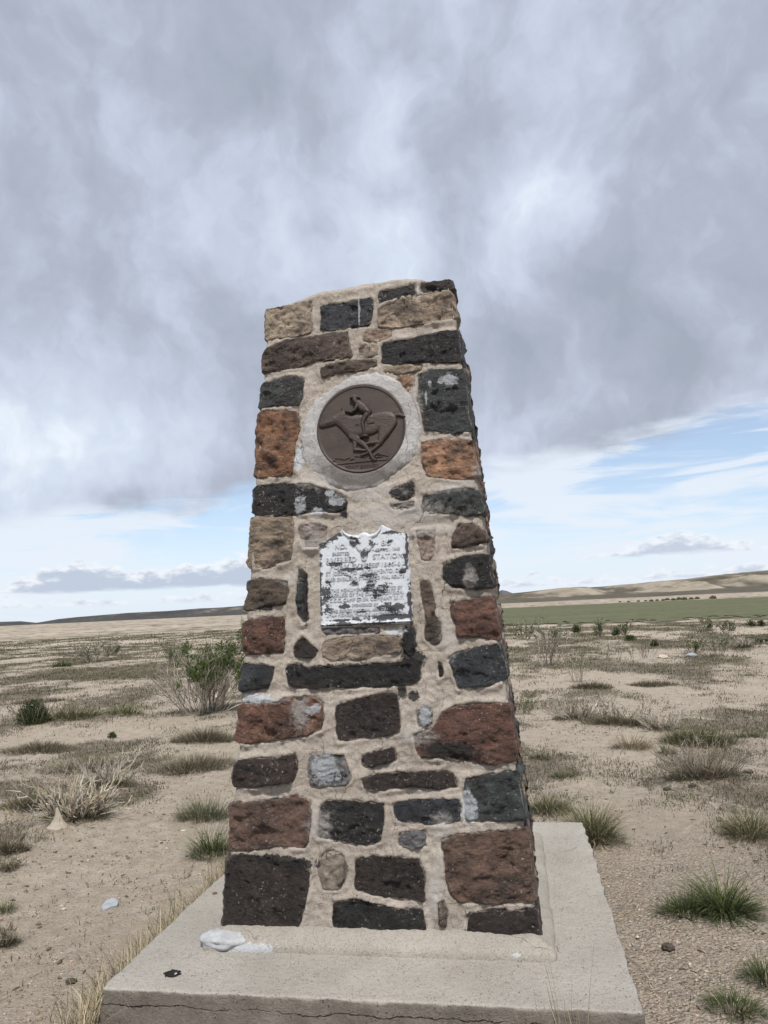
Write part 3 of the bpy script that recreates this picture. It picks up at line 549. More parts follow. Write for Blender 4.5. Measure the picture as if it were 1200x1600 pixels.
hills('hills', [(-14, .35), (-8, .45), (-3, .52), (-.6, .62), (1.5, .72), (3.9, .82), (6.5, .82), (9, .88), (11, .98), (12.9, 1.06), (14.4, 1.2), (15.9, 1.26), (17.9, 1.33), (21, 1.45), (27, 1.3), (34, 1.5), (45, 1.1), (60, .9), (75, .4)],
      700, 2600, 70, .10, 2.0, (.33, .285, .22), (.105, .092, .068), 1.0)
hills('hills', [(-80, .5), (-60, .3), (-42, .22), (-39, .30), (-37.5, .27), (-36.2, .25), (-35.2, .10), (-34.8, .14), (-33.8, .28), (-32.6, .36), (-31, .43), (-29.1, .50), (-26, .52), (-24.1, .60), (-22.3, .60), (-20.5, .66), (-16, .72), (-10, .6), (-4, .45), (2, .3)],
      1900, 3600, 36, .10, 7.0, (.24, .215, .18), (.062, .060, .056), .5)
o = hills('distant_peak', [(-4, .2), (-1.6, .45), (-.75, .95), (-.35, .85), (.5, .45), (3, .2)], 7000, 8200, 20, .1, 4.0, (.13, .13, .14), (.10, .105, .12), .3)

# ------------------------------------------------------------------ monument geometry helpers
Nrm = np.array([0, -1, FK])/math.hypot(1, FK)
def halfw(z): return FA-FK*(z-FB)
def f2w(u, z, h=0.0, rot=0):
    u, z, h = np.broadcast_arrays(np.asarray(u, float), z, h)
    x = u; y = -halfw(z)+h*Nrm[1]; zz_ = z+h*Nrm[2]
    c, s = (1, 0, -1, 0)[rot], (0, 1, 0, -1)[rot]
    return np.stack([x*c-y*s, x*s+y*c, zz_], -1)
ST_ = [(t, x/1000, z/1000, rx/1000, rz/1000, rad(an)) for t, x, z, rx, rz, an in STAINS]
def stain_at(u, z):
    out = np.zeros(np.shape(u)+(4,)); out[..., 3] = 1
    for t, x, zc, rx, rz, an in ST_:
        c, s = math.cos(an), math.sin(an); du, dz_ = u-x, z-zc
        a = (du*c+dz_*s)/rx; b = (-du*s+dz_*c)/rz
        q = np.sqrt(a*a+b*b); v = np.clip(1.0-.5*q, 0, 1)
        i = 'WGB'.index(t); out[..., i] = np.maximum(out[..., i], v)
    return out
TOPX = [p_[0]/1000 for p_ in TOP]; TOPZ = [p_[1]/1000 for p_ in TOP]
topz = lambda u: np.interp(u, TOPX, TOPZ)-.002
POLY = [(c, q, np.array(ps)/1000.) for c, q, ps in STONES]
def sdf(px_, pz_, poly):
    d = np.full(np.shape(px_), 1e9); ins = np.zeros(np.shape(px_), bool); n = len(poly)
    for i in range(n):
        a, b = poly[i], poly[(i+1) % n]; e = b-a; t = np.clip(((px_-a[0])*e[0]+(pz_-a[1])*e[1])/(e@e+1e-12), 0, 1)
        d = np.minimum(d, (px_-a[0]-e[0]*t)**2+(pz_-a[1]-e[1]*t)**2)
        cnd = (a[1] > pz_) != (b[1] > pz_); xi_ = a[0]+(pz_-a[1])/(b[1]-a[1]+1e-12)*e[0]; ins ^= cnd & (px_ < xi_)
    return np.sqrt(d)*np.where(ins, -1, 1)

mon = bpy.data.objects.new('stone_monument', None); COL.objects.link(mon)
tag(mon, 'tall tapering trail monument of mixed dark, red and tan stones on a concrete base', 'monument')

# concrete base slab and mortar skirt: rounded boxes wrapped as rows of a perimeter
def perim(hx, hy, step, r, front_step=None):
    P_, N_ = [], []
    def side(a, b, n, st_):
        L = math.dist(a, b); k = max(2, int(L/st_)); t = (np.arange(k)+.0)/k
        for q in t: P_.append((a[0]+(b[0]-a[0])*q, a[1]+(b[1]-a[1])*q)); N_.append(n)
    cs = [((-hx+r, -hy), (hx-r, -hy), (0, -1), front_step or step), ((hx, -hy+r), (hx, hy-r), (1, 0), step), ((hx-r, hy), (-hx+r, hy), (0, 1), step), ((-hx, hy-r), (-hx, -hy+r), (-1, 0), step)]
    cc = [(hx-r, -hy+r, -90), (hx-r, hy-r, 0), (-hx+r, hy-r, 90), (-hx+r, -hy+r, 180)]
    for (a, b, n, st_), (cx, cy, a0) in zip(cs, cc):
        side(a, b, n, st_)
        for q in range(5):
            an = rad(a0+90*q/5); P_.append((cx+r*math.cos(an), cy+r*math.sin(an))); N_.append((math.cos(an), math.sin(an)))
    return np.array(P_), np.array(N_)
def wrap(name, hx, hy, rows, step, r, amp, material, parent, fstep=None, capn=12, seed=0, capamp=.002, cols=True):
    P_, N_ = perim(hx, hy, step, r, fstep); n = len(P_); Vv = []
    for z, inset in rows:
        q = P_*np.array([(hx-inset)/hx, (hy-inset)/hy]); d = amp*fbm(q[:, 0]*9+seed, q[:, 1]*9, z*9, 5, .6)
        q = q+N_*d[:, None]; Vv.append(np.column_stack([q, np.full(n, z)+.35*d]))
    q = Vv[-1]
    for t in np.linspace(1, 0, capn+1)[1:-1]:
        c = q.copy(); c[:, :2] *= t; c[:, 2] = rows[-1][0]+capamp*fbm(c[:, 0]*6, c[:, 1]*6, seed+1, 4); Vv.append(c)
    Vv = np.concatenate(Vv); F = grid_faces(len(rows)+capn-1, n, True); Vv = np.concatenate([Vv, [[0, 0, rows[-1][0]]]])
    l0 = (len(rows)+capn-2)*n; cp = np.stack([l0+np.arange(n), l0+(np.arange(n)+1) % n, np.full(n, len(Vv)-1)], -1)
    st = stain_at(Vv[:, 0], Vv[:, 2]); st[Vv[:, 1] > -.5] = (0, 0, 0, 1)
    return link(name, mesh_np(name, Vv, [F, cp], cols={'stain_shade': st}), material, parent)
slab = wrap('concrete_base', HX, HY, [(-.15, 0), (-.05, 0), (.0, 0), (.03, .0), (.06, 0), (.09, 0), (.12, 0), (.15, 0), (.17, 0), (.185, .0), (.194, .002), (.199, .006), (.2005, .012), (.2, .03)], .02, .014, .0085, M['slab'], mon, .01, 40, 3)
slab['label'] = 'low square concrete base slab'
skirt = wrap('mortar_skirt', .737, .765, [(.19, 0), (.205, 0), (.222, .004), (.236, .014), (.248, .034), (.262, .058), (.27, .08)], .02, .02, .006, M['skirt'], mon, .008, 3, 5)
# black cup painted for a hole's dark inside, and bolts in the slab
def lathe(name, prof, seg, loc, material, parent, amp=0., squash=1.0):
    a = np.linspace(0, 2*np.pi, seg, endpoint=False); Vv = []
    for r, z in prof: Vv.append(np.column_stack([r*np.cos(a)+loc[0], r*np.sin(a)*squash+loc[1], np.full(seg, z+loc[2])]))
    Vv = np.concatenate(Vv); Vv[:, :2] += amp*np.column_stack([perlin(Vv[:, 0]*60, Vv[:, 1]*60, 1.), perlin(Vv[:, 0]*60, Vv[:, 1]*60, 9.)])
    return link(name, mesh_np(name, Vv, grid_faces(len(prof), seg, True)), material, parent)
lathe('hole_cup', [(.034, .001), (.033, .005), (.028, .007), (.024, .004), (.012, .0035), (.0005, .003)], 24, (-.768, -.966, .2), M['black'], slab, .016, .8)
lathe('pale_chip', [(.006, .003), (.0055, .007), (.003, .009), (.0003, .0095)], 7, (-.750, -.972, .2), M['lump'], slab, .004)  # pale chip stands for the glint inside the hole
lathe('rusty_bolt', [(.013, .0), (.012, .004), (.010, .006), (.0003, .0065)], 12, (-.93, -.16, .2), M['rust'], slab)
# white cement lump at the left end of the skirt
def blob_mesh(name, c, s, seed, material, parent=None, sub=26, amp=.18, flat=None):
    th = np.linspace(0, np.pi, sub)[:, None]; ph = np.linspace(0, 2*np.pi, sub*2, endpoint=False)[None]
    x = np.sin(th)*np.cos(ph); y = np.sin(th)*np.sin(ph); z = np.cos(th)*np.ones_like(ph)
    k = 1+amp*fbm(x*1.7+seed, y*1.7, z*1.7, 4, .55)
    if flat: k = k*np.clip(flat/np.maximum(np.abs(x*.5+y*.3+z*.8), .01), 0, 1)**.35
    Vv = np.stack([x*k*s[0]+c[0], y*k*s[1]+c[1], z*k*s[2]+c[2]], -1).reshape(-1, 3)
    return link(name, mesh_np(name, Vv, grid_faces(sub, sub*2, True)[:, ::-1]), material, parent)
blob_mesh('cement_lump', (-.645, -.706, .224), (.118, .070, .038), 3, M['lump'], mon, amp=.14)['label'] = 'white cement patch at the left foot'

# mortar core
rc = .03
U = np.concatenate([np.linspace(-1+rc/FA, 1-rc/FA, 196)])
P1, N1 = perim(FA, FA, .035, rc, .0066)
zs = np.concatenate([np.arange(.17, 3.10, .0072)])
Zg = np.repeat(zs[:, None], len(P1), 1)
hw = halfw(Zg); sx_ = hw/FA
Xc = P1[None, :, 0]*sx_; Yc = P1[None, :, 1]*sx_
# the top rows follow the sloping top outline
tz = topz(np.clip(P1[:, 0]*halfw(3.1)/FA, -.478, .45))
tfrac = sstep(2.6, 3.10, Zg); Zg = Zg+tfrac*(tz[None]-.02-3.0928)
hw = halfw(Zg); Xc = P1[None, :, 0]*hw/FA; Yc = P1[None, :, 1]*hw/FA
front = (N1[:, 1] < -.9)[None] & np.ones_like(Zg, bool)
dsp = .008*fbm(Xc*4, Yc*4, Zg*4, 3)+.0045*fbm(Xc*15, Yc*15, Zg*19, 4, .66)-.006*np.abs(fbm(Xc*9+4, Yc*9, Zg*12, 3, .6))+.003*fbm(Xc*60, Yc*60, Zg*60, 3, .65)
dmin = np.full(Zg.shape, 1.0)
for c, q, ps in POLY:
    lo, hi = ps.min(0)-.05, ps.max(0)+.05
    sel = front & (Xc > lo[0]) & (Xc < hi[0]) & (Zg > lo[1]) & (Zg < hi[1])
    if sel.any(): dmin[sel] = np.minimum(dmin[sel], sdf(Xc[sel], Zg[sel], ps))
lipn = .5+.9*fbm(Xc*8, Zg*8, 4.4, 3)
lip = np.where(dmin < 0, -.022*sstep(0, -.012, dmin), (np.clip(lipn, 0, 1.6)*.014*np.exp(-((dmin-.006)/.015)**2)-.003-.010*np.exp(-(dmin/.004)**2)*(lipn < .5)))
smear = stain_at(Xc, Zg); bpat = smear[..., 2]
dsp = dsp*(1-.55*sstep(.3, .8, bpat))+np.where(front, lip+.006*sstep(.3, .7, bpat), 0)
dx_, dz_ = Xc-0, Zg-2.452; rmed = np.hypot(dx_, dz_)
dsp = np.where(front & (rmed < .29), np.minimum(dsp, -.004*sstep(.29, .27, rmed)+dsp*sstep(.26, .29, rmed)), dsp)
inpl = front & (np.abs(Xc) < .215) & (Zg > 1.52) & (Zg < 1.90); dsp = np.where(inpl, np.minimum(dsp, .001), dsp)
pX = Xc+N1[None, :, 0]*dsp; pY = Yc+N1[None, :, 1]*dsp; pZ = Zg
rows = [np.stack([pX, pY, pZ], -1)]
stn = [np.where(front[..., None], smear, np.array([0, 0, 0, 1.]))]
last = rows[0][-1]; CN = 26
for i in range(1, CN):
    t = 1-i/CN; edge_ = (1-t)
    q = last.copy(); q[:, :2] *= t
    zt_ = topz(np.clip(q[:, 0]*1.0, -.478, .45))
    q[:, 2] = (zt_-.02)+(.032*sstep(0, .16, edge_)+.05*edge_)+.010*fbm(q[:, 0]*6, q[:, 1]*6, 7.7, 4)*sstep(0, .1, edge_)
    rows.append(q[None]); stn.append(np.tile([0, 0, 0, 1.], (1, len(q), 1)))
Vv = np.concatenate(rows).reshape(-1, 3); St = np.concatenate(stn).reshape(-1, 4); n = len(P1); nr = len(zs)+CN-1
Vv = np.concatenate([Vv, [[0, 0, Vv[-n:, 2].mean()+.003]]]); St = np.concatenate([St, [[0, 0, 0, 1]]])
l0 = (nr-1)*n
core = link('mortar_core', mesh_np('mortar_core', Vv, [grid_faces(nr, n, True), np.stack([l0+np.arange(n), l0+(np.arange(n)+1) % n, np.full(n, len(Vv)-1)], -1)], cols={'stain_shade': St}), M['mortar'], mon)
core['label'] = 'sandy tan mortar with a sloping weathered cap'

# stones
SCOL = dict(K=(.020, .020, .022), N=(.036, .041, .050), G=(.048, .057, .058), R=(.155, .082, .060), O=(.44, .27, .165), Q=(.30, .155, .09), U=(.135, .088, .069), W=(.125, .095, .076), D=(.040, .031, .028), T=(.385, .315, .245), P=(.44, .36, .31), Y=(.20, .205, .22))
SNAME = dict(K='black rough stone', N='blue black stone', G='dark green grey stone', R='rust red stone', O='orange stone', Q='orange brown stone', U='red brown stone', W='brown stone', D='dark brown stone', T='tan sandstone', P='pale pink stone', Y='grey stone')
def resample(poly, step):
    out = []; n = len(poly)
    for i in range(n):
        a, b = poly[i], poly[(i+1) % n]; k = max(1, int(np.linalg.norm(b-a)/step))
        for j in range(k): out.append(a+(b-a)*j/k)
    return np.array(out)
def make_stone(poly, rot, ckey, seed, proud, depth, step=.009, rings=None, quoin='', rough=1.0):
    rs = np.random.default_rng(seed); n0 = len(poly)
    cen0 = poly.mean(0)
    pl = []                                                         # soften corners a little
    for i in range(n0):
        a, b, c = poly[i-1], poly[i], poly[(i+1) % n0]
        pl += [b+(a-b)*min(.22, .012/(np.linalg.norm(a-b)+1e-9)), b+(c-b)*min(.22, .012/(np.linalg.norm(c-b)+1e-9))]
    P_ = resample(np.array(pl), step); nrm_ = np.roll(P_, -1, 0)-np.roll(P_, 1, 0); nrm_ = np.stack([nrm_[:, 1], -nrm_[:, 0]], 1); nrm_ /= np.linalg.norm(nrm_, axis=1)[:, None]+1e-9
    area = .5*np.sum(P_[:, 0]*np.roll(P_[:, 1], -1)-np.roll(P_[:, 0], -1)*P_[:, 1])
    if area < 0: P_ = P_[::-1]; nrm_ = np.roll(P_, -1, 0)-np.roll(P_, 1, 0); nrm_ = np.stack([nrm_[:, 1], -nrm_[:, 0]], 1); nrm_ /= np.linalg.norm(nrm_, axis=1)[:, None]+1e-9
    cen = P_.mean(0); size = np.sqrt(abs(area))
    P_ = P_+nrm_*(.0055*rough*fbm(P_[:, 0]*24+seed, P_[:, 1]*24, seed*1.3, 5, .72)+.004*rough*perlin(P_[:, 0]*9, P_[:, 1]*9, seed*.37))[:, None]
    fine = rings is None
    ts = rings or [1.0]
    planes = [(rs.normal(0, .32), rs.normal(0, .32), rs.uniform(.6, 2.0)) for _ in range(9)]
    def hgt(x_, z_, e):
        du, dv = x_-cen[0], z_-cen[1]
        fac = np.min([proud*c_+a_*du+b_*dv for a_, b_, c_ in planes], 0)
        f_ = rough*(.0095*fbm(x_*15+seed, z_*19, seed*.7, 5, .62)-.016*np.abs(fbm(x_*8, z_*13+seed, seed*1.7, 4, .6))+.005)
        return .002+e*(np.clip(.25*proud+.75*fac, .15*proud, 1.8*proud)+f_)
    Vv, Rm = [], []
    for t in ts:
        q = cen+(P_-cen)*t; e = (1-t**(9 if size > .12 else 6))**.55
        Vv.append(f2w(q[:, 0], q[:, 1], hgt(q[:, 0], q[:, 1], e), rot)); Rm.append(np.full(len(q), np.clip((t-.90)/.1, 0, 1)))
    n = len(P_); front_rows = len(ts)
    for dpt, ins in ((.012, -.002), (.03, -.003), (.06, -.002), (depth*.7, -.001), (depth, .006)):
        q = P_.copy(); 
        if quoin:
            sgn = -1 if quoin == 'L' else 1; edge_w = sstep(.03, .0, halfw(q[:, 1])-sgn*q[:, 0])
            q[:, 0] += sgn*edge_w*(.006+.010*np.abs(fbm(q[:, 1]*9, dpt*9, seed, 3)))*(1 if dpt < depth*.9 else -.6)
        q = q-nrm_*ins*.5
        c, s = (1, 0, -1, 0)[rot], (0, 1, 0, -1)[rot]
        x, y, z = q[:, 0], -halfw(q[:, 1])+dpt, q[:, 1]
        Vv.append(np.stack([x*c-y*s, x*s+y*c, z], -1)); Rm.append(np.zeros(n))
    allV = np.concatenate(list(reversed(Vv))); Rm = np.concatenate(list(reversed(Rm)))   # back rows first
    nr = len(Vv)
    if fine:
        cell = .0058 if size > .07 else .0042
        lo, hi = P_.min(0)-cell, P_.max(0)+cell
        gX, gZ = np.meshgrid(np.arange(lo[0], hi[0]+cell, cell), np.arange(lo[1], hi[1]+cell, cell)); fx_, fz_ = gX.ravel().copy(), gZ.ravel().copy()
        dd = np.full(fx_.shape, 1e9); cx_, cz_ = fx_.copy(), fz_.copy(); ins = np.zeros(fx_.shape, bool)
        for a, b_ in zip(P_, np.roll(P_, -1, 0)):
            ex, ez = b_-a; t = np.clip(((fx_-a[0])*ex+(fz_-a[1])*ez)/(ex*ex+ez*ez+1e-12), 0, 1); qx, qz = a[0]+ex*t, a[1]+ez*t
            d_ = np.hypot(fx_-qx, fz_-qz); m_ = d_ < dd; dd = np.where(m_, d_, dd); cx_ = np.where(m_, qx, cx_); cz_ = np.where(m_, qz, cz_)
            cnd = (a[1] > fz_) != (b_[1] > fz_); ins ^= cnd & (fx_ < a[0]+(fz_-a[1])/(b_[1]-a[1]+1e-12)*ex)
        Fq = grid_faces(*gX.shape); Fq = Fq[ins[Fq].any(1)]
        fx_ = np.where(ins, fx_, cx_); fz_ = np.where(ins, fz_, cz_); di = np.where(ins, dd, 0)
        e = np.clip(di/min(.008, size*.12), 0, 1); e = (1-(1-e)**2)**.7
        used = np.unique(Fq); mp = -np.ones(len(fx_), int); mp[used] = np.arange(len(used))
        G_ = f2w(fx_[used], fz_[used], hgt(fx_[used], fz_[used], e[used]), rot); gr = np.exp(-di[used]/.006)
        if quoin: gr = gr*sstep(.004, .03, halfw(fz_[used])-abs(fx_[used]))
        off = len(allV); allV = np.concatenate([allV, G_]); Rm = np.concatenate([Rm, gr]); faces = [grid_faces(nr, n, True), mp[Fq]+off]
    else:
        c_in = Vv[front_rows-1].mean(0); allV = np.concatenate([allV, [c_in]]); Rm = np.append(Rm, 0); l0 = (nr-1)*n
        faces = [grid_faces(nr, n, True), np.stack([l0+np.arange(n), l0+(np.arange(n)+1) % n, np.full(n, len(allV)-1)], -1)]
    st = stain_at(allV[:, 0], allV[:, 2]) if rot == 0 else np.tile([0, 0, 0, 1.], (len(allV), 1))
    me = mesh_np('stone', allV, faces, cols={'stain_shade': st, 'rim': np.stack([Rm]*3, 1)})
    v_ = rs.uniform(.82, 1.2); tw = rs.normal(0, .018, 3)
    col = np.clip(np.array(SCOL[ckey])*v_*(1+tw), .01, .9)
    o = link('stone', me, M['stone'], mon, color=col)
    return o
for i, (c, q, ps) in enumerate(POLY):
    sz = math.sqrt(abs(sdf(ps[:, 0].mean(), ps[:, 1].mean(), ps)))
    proud = {'T': .010, 'P': .005, 'Y': .010, 'O': .016}.get(c, .022)*(1.3 if q else 1.0)*(.5 if ps[:, 1].max() > 3.12 else 1)
    if np.ptp(ps[:, 1]) < .07 or np.ptp(ps[:, 0]) < .07: proud *= .7
    ps = ps.copy()
    if q:
        sgn = -1 if q == 'L' else 1
        e = sgn*ps[:, 0] > halfw(ps[:, 1])-.045
        ps[e, 0] = sgn*(halfw(ps[e, 1])+.006+.006*np.sin(np.arange(e.sum())*2.1+i))
    o = make_stone(ps, 0, c, 11+i, proud, (.16+.10*((i*37) % 7)/7) if q else .09, quoin=q)
    o['label'] = SNAME[c]+(' at the left corner' if q == 'L' else ' at the right corner' if q == 'R' else '')
rs = np.random.default_rng(5)
for rot in (1, 2, 3):
    z = .275; row = 0
    while z < 3.0:
        hh = rs.uniform(.12, .23); z1 = min(z+hh, 3.04); zm = (z+z1)/2; W_ = halfw(zm)
        u = -W_+(.20 if rot == 1 else .03)+rs.uniform(0, .08); end = W_-(.20 if rot == 3 else .03)
        while u < end-.10:
            u1 = min(u+rs.uniform(.14, .36), end)
            if end-u1 < .10: u1 = end
            j = lambda: rs.uniform(-.012, .012)
            zt1 = z1-.015
            if z1 > 2.9: zt1 = min(zt1, topz(-.45)-.06 if rot == 3 else 3.04)
            ps = np.array([(u+j(), z+.012+j()), ((u+u1)/2, z+.012+j()), (u1-.028+j(), z+.012+j()), (u1-.028+j(), zm+j()), (u1-.028+j(), zt1+j()), ((u+u1)/2+j(), zt1+j()), (u+j(), zt1+j()), (u+j(), zm)])
            make_stone(ps, rot, rs.choice(list('KNGRWDTTOW')), int(rs.integers(1e6)), .02, .09, step=.03, rings=[1.0, .96, .88, .75, .55, .3])
            u = u1+.005
        z = z1+.01; row += 1

# cement bed round the medallion
MC = (0.0, 2.452); MR = .217
a = np.linspace(0, 2*np.pi, 200, endpoint=False)
ro = .290+.016*fbm(np.cos(a)*1.9, np.sin(a)*1.9, 2.2, 5, .7)+.014*np.cos(2*(a-.6))
ro = ro-.012*np.maximum(0, np.sin(a))+.006*np.maximum(0, -np.sin(a))
rows = []
for t, h in ((0, .002), (.02, .010), (.06, .0135), (.2, .0135), (.35, .013), (.5, .012), (.62, .0105), (.74, .009), (.85, .006), (.94, .002), (1.02, -.004), (1.05, -.012)):
    rr_ = (MR-.003)+(ro-MR+.003)*t; u = MC[0]+rr_*np.cos(a); z = MC[1]+rr_*np.sin(a)*1.02
    h = h+.0045*fbm(u*16, z*16, 1.2, 5, .6)*(t > .1)
    rows.append(f2w(u, z, h))
Vv = np.concatenate(rows); st = np.zeros((len(Vv), 4)); st[:, 3] = 1; _a = np.degrees(np.arctan2(Vv[:, 2]-MC[1], Vv[:, 0])); _r = np.hypot(Vv[:, 0], Vv[:, 2]-MC[1])
st[:, 1] = .95*np.exp(-((_a+95)/62)**2)*sstep(.305, .262, _r)
link('cement_ring', mesh_np('cement_ring', Vv, grid_faces(len(rows), 200, True)[:, ::-1], cols={'stain_shade': st}), M['ring'], mon)['label'] = 'pale grey cement bed around the medallion'

# medallion: disc, rim, horse, rider
def cap_sdf(x, y, pts_, rad_):
    d = np.full(x.shape, 1e9)
    for (ax, ay), (bx, by), r0, r1 in zip(pts_[:-1], pts_[1:], rad_[:-1], rad_[1:]):
        ex, ey = bx-ax, by-ay; t = np.clip(((x-ax)*ex+(y-ay)*ey)/(ex*ex+ey*ey+1e-9), 0, 1)
        d = np.minimum(d, np.hypot(x-ax-ex*t, y-ay-ey*t)-(r0+(r1-r0)*t))
    return d
def toU(x): return MC[0]+(x-560)/435*MR
def toZ(y): return MC[1]-(y-540)/425*MR
step = 4.0
gx_, gy_ = np.meshgrid(np.arange(125, 1000, step), np.arange(110, 975, step))
def relief(name, shapes, base, material, parent, label=None):
    h = np.full(gx_.shape, -1.0)
    for kind, pts_, rad_, hmax, soft in shapes:
        d = sdf(gx_, gy_, np.array(pts_, float)) if kind == 'p' else cap_sdf(gx_, gy_, pts_, rad_)
        k = np.clip(-d/soft, 0, 1); hh = np.where(d < 0, +.002+1.2*hmax*np.sqrt(np.clip(1-(1-k)**2, 0, 1)), -1.0)
        h = np.maximum(h, hh)
    m_ = h > 0; grow = m_.copy()
    for ax in (0, 1):
        for s in (-1, 1): grow |= np.roll(m_, s, ax)
    h = np.where(m_, h+.0006*fbm(gx_*.05, gy_*.05, 3.3, 3), -.0015)
    idx = -np.ones(gx_.size, int); k = grow.ravel(); idx[k] = np.arange(k.sum())
    Vv = f2w(toU(gx_), toZ(gy_), base+h).reshape(-1, 3)[k]
    F = grid_faces(*gx_.shape); F = F[k[F].all(1)]; F = idx[F]
    return link(name, mesh_np(name, Vv, F), material, parent, label)
rows = []
prof = [(0.0, 0), (.2, 0), (.4, 0), (.6, 0), (.75, 0), (.86, 0), (.93, 0), (.955, .0005), (.965, .0035), (.985, .0042), (1.0, .002), (1.0, -.012)]
a = np.linspace(0, 2*np.pi, 128, endpoint=False)
for t, h in prof:
    u = MC[0]+max(t, .002)*MR*np.cos(a); z = MC[1]+max(t, .002)*MR*np.sin(a)
    rows.append(f2w(u, z, .010+h+.0012*fbm(u*9, z*30, 1., 4)*(t < .95)))
med = link('medallion', mesh_np('medallion', np.concatenate(rows), grid_faces(len(rows), 128, True)[:, ::-1]), M['bronze'], mon, 'round dark bronze medallion with a galloping horse and rider')
HB = .0098
relief('horse', [('c', [(402, 352), (378, 318)], [10, 4], .008, 8), ('c', [(300, 430), (240, 462)], [38, 26], .0115, 26), ('p', [(145, 462), (150, 495), (175, 505), (240, 500), (318, 482), (372, 535), (425, 600), (470, 640), (540, 628), (620, 618), (700, 600), (740, 575), (800, 592), (880, 545), (915, 490), (908, 440), (870, 405), (800, 392), (700, 398), (640, 412), (560, 405), (480, 400), (420, 352), (395, 330), (375, 350), (320, 372), (250, 405), (180, 440)], None, .0105, 52),
    ('c', [(480, 608), (530, 650), (592, 705), (640, 775), (672, 850)], [42, 33, 24, 17, 15], .010, 18), ('c', [(500, 620), (502, 680), (496, 742), (560, 752), (625, 762)], [30, 24, 18, 15, 13], .008, 16),
    ('c', [(835, 500), (790, 590), (742, 690), (660, 690), (575, 702)], [82, 62, 28, 19, 16], .011, 30), ('c', [(770, 600), (752, 690), (700, 735), (640, 778), (560, 802)], [42, 24, 18, 14, 12], .008, 16),
    ('c', [(905, 440), (945, 440), (985, 462)], [14, 20, 14], .006, 14), ('c', [(672, 850), (700, 856)], [14, 10], .006, 10)], HB, M['bronze'], med)
relief('rider', [('c', [(515, 262), (518, 285)], [30, 22], .020, 22), ('c', [(468, 242), (510, 232), (560, 246)], [8, 24, 8], .019, 14), ('c', [(548, 300), (590, 345), (640, 392)], [40, 50, 36], .021, 38),
    ('c', [(545, 310), (520, 358), (482, 385), (420, 368)], [24, 19, 15, 12], .021, 16), ('c', [(640, 400), (600, 450), (584, 500), (592, 560), (600, 606)], [36, 32, 26, 20, 16], .019, 26),
    ('c', [(555, 632), (600, 622), (628, 626)], [8, 15, 13], .019, 12), ('p', [(618, 470), (648, 425), (700, 440), (704, 515), (622, 520)], None, .0135, 12), ('p', [(508, 500), (552, 500), (552, 516), (508, 516)], None, .0135, 6)], HB, M['bronze'], med)
relief('ground_line', [('c', [(300, 870), (520, 862), (820, 862)], [3, 3.5, 3], .0022, 4)]+[('c', [(260+i*47, 838-((i*29) % 37)), (305+i*47, 832-((i*17) % 31))], [4, 2.5], .0022, 4) for i in range(12)]+[('c', [(690, 810), (720, 790), (750, 800), (775, 815)], [6, 5, 7, 4], .003, 5), ('c', [(700, 830), (760, 826)], [5, 5], .003, 5)], HB, M['bronze'], med)
TOPF = []
def text_mesh(s, x0, x1, zc, hcap, h0, thick, fmt=f2w):
    cu = bpy.data.curves.new('t', 'FONT'); cu.body = s; cu.size = 1.0; cu.extrude = .5; cu.resolution_u = 2
    ob = bpy.data.objects.new('t', cu); COL.objects.link(ob); bpy.context.view_layer.update()
    me = ob.evaluated_get(bpy.context.evaluated_depsgraph_get()).to_mesh()
    n = len(me.vertices); co = np.zeros(n*3); me.vertices.foreach_get('co', co); co = co.reshape(-1, 3)
    polys = [tuple(p_.vertices) for p_ in me.polygons]
    ob.to_mesh_clear(); bpy.data.objects.remove(ob); bpy.data.curves.remove(cu)
    lo, hi = co.min(0), co.max(0)
    u = x0+(co[:, 0]-lo[0])/(hi[0]-lo[0])*(x1-x0); z = zc+(co[:, 1]-.35)*hcap/.7
    Vv = fmt(u, z, h0+(co[:, 2]+.5)*thick)
    TOPF.append(co[:, 2] > 0)
    return Vv, polys
def text_obj(name, items, material, parent, attrs=False):
    VV, FF, off = [], [], 0
    for it in items:
        v_, f_ = text_mesh(*it); VV.append(v_); FF += [tuple(i+off for i in p_) for p_ in f_]; off += len(v_)
    me = bpy.data.meshes.new(name); VV = np.concatenate(VV); me.from_pydata(VV.tolist(), [], FF)
    if attrs:
        at = me.color_attributes.new('stain_shade', 'FLOAT_COLOR', 'POINT'); s_ = np.where(TOPF[-1], pst(VV[:, 0], VV[:, 2])*.8-.15, 1.6)  # letter sides darkened as painted edge shade; tops carry the wear
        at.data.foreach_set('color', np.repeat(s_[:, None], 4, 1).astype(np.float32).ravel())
    return link(name, me, material, parent)
text_obj('lettering', [('PONY EXPRESS', toU(400), toU(720), toZ(905), .0155, HB, .003)], M['bronze'], med)

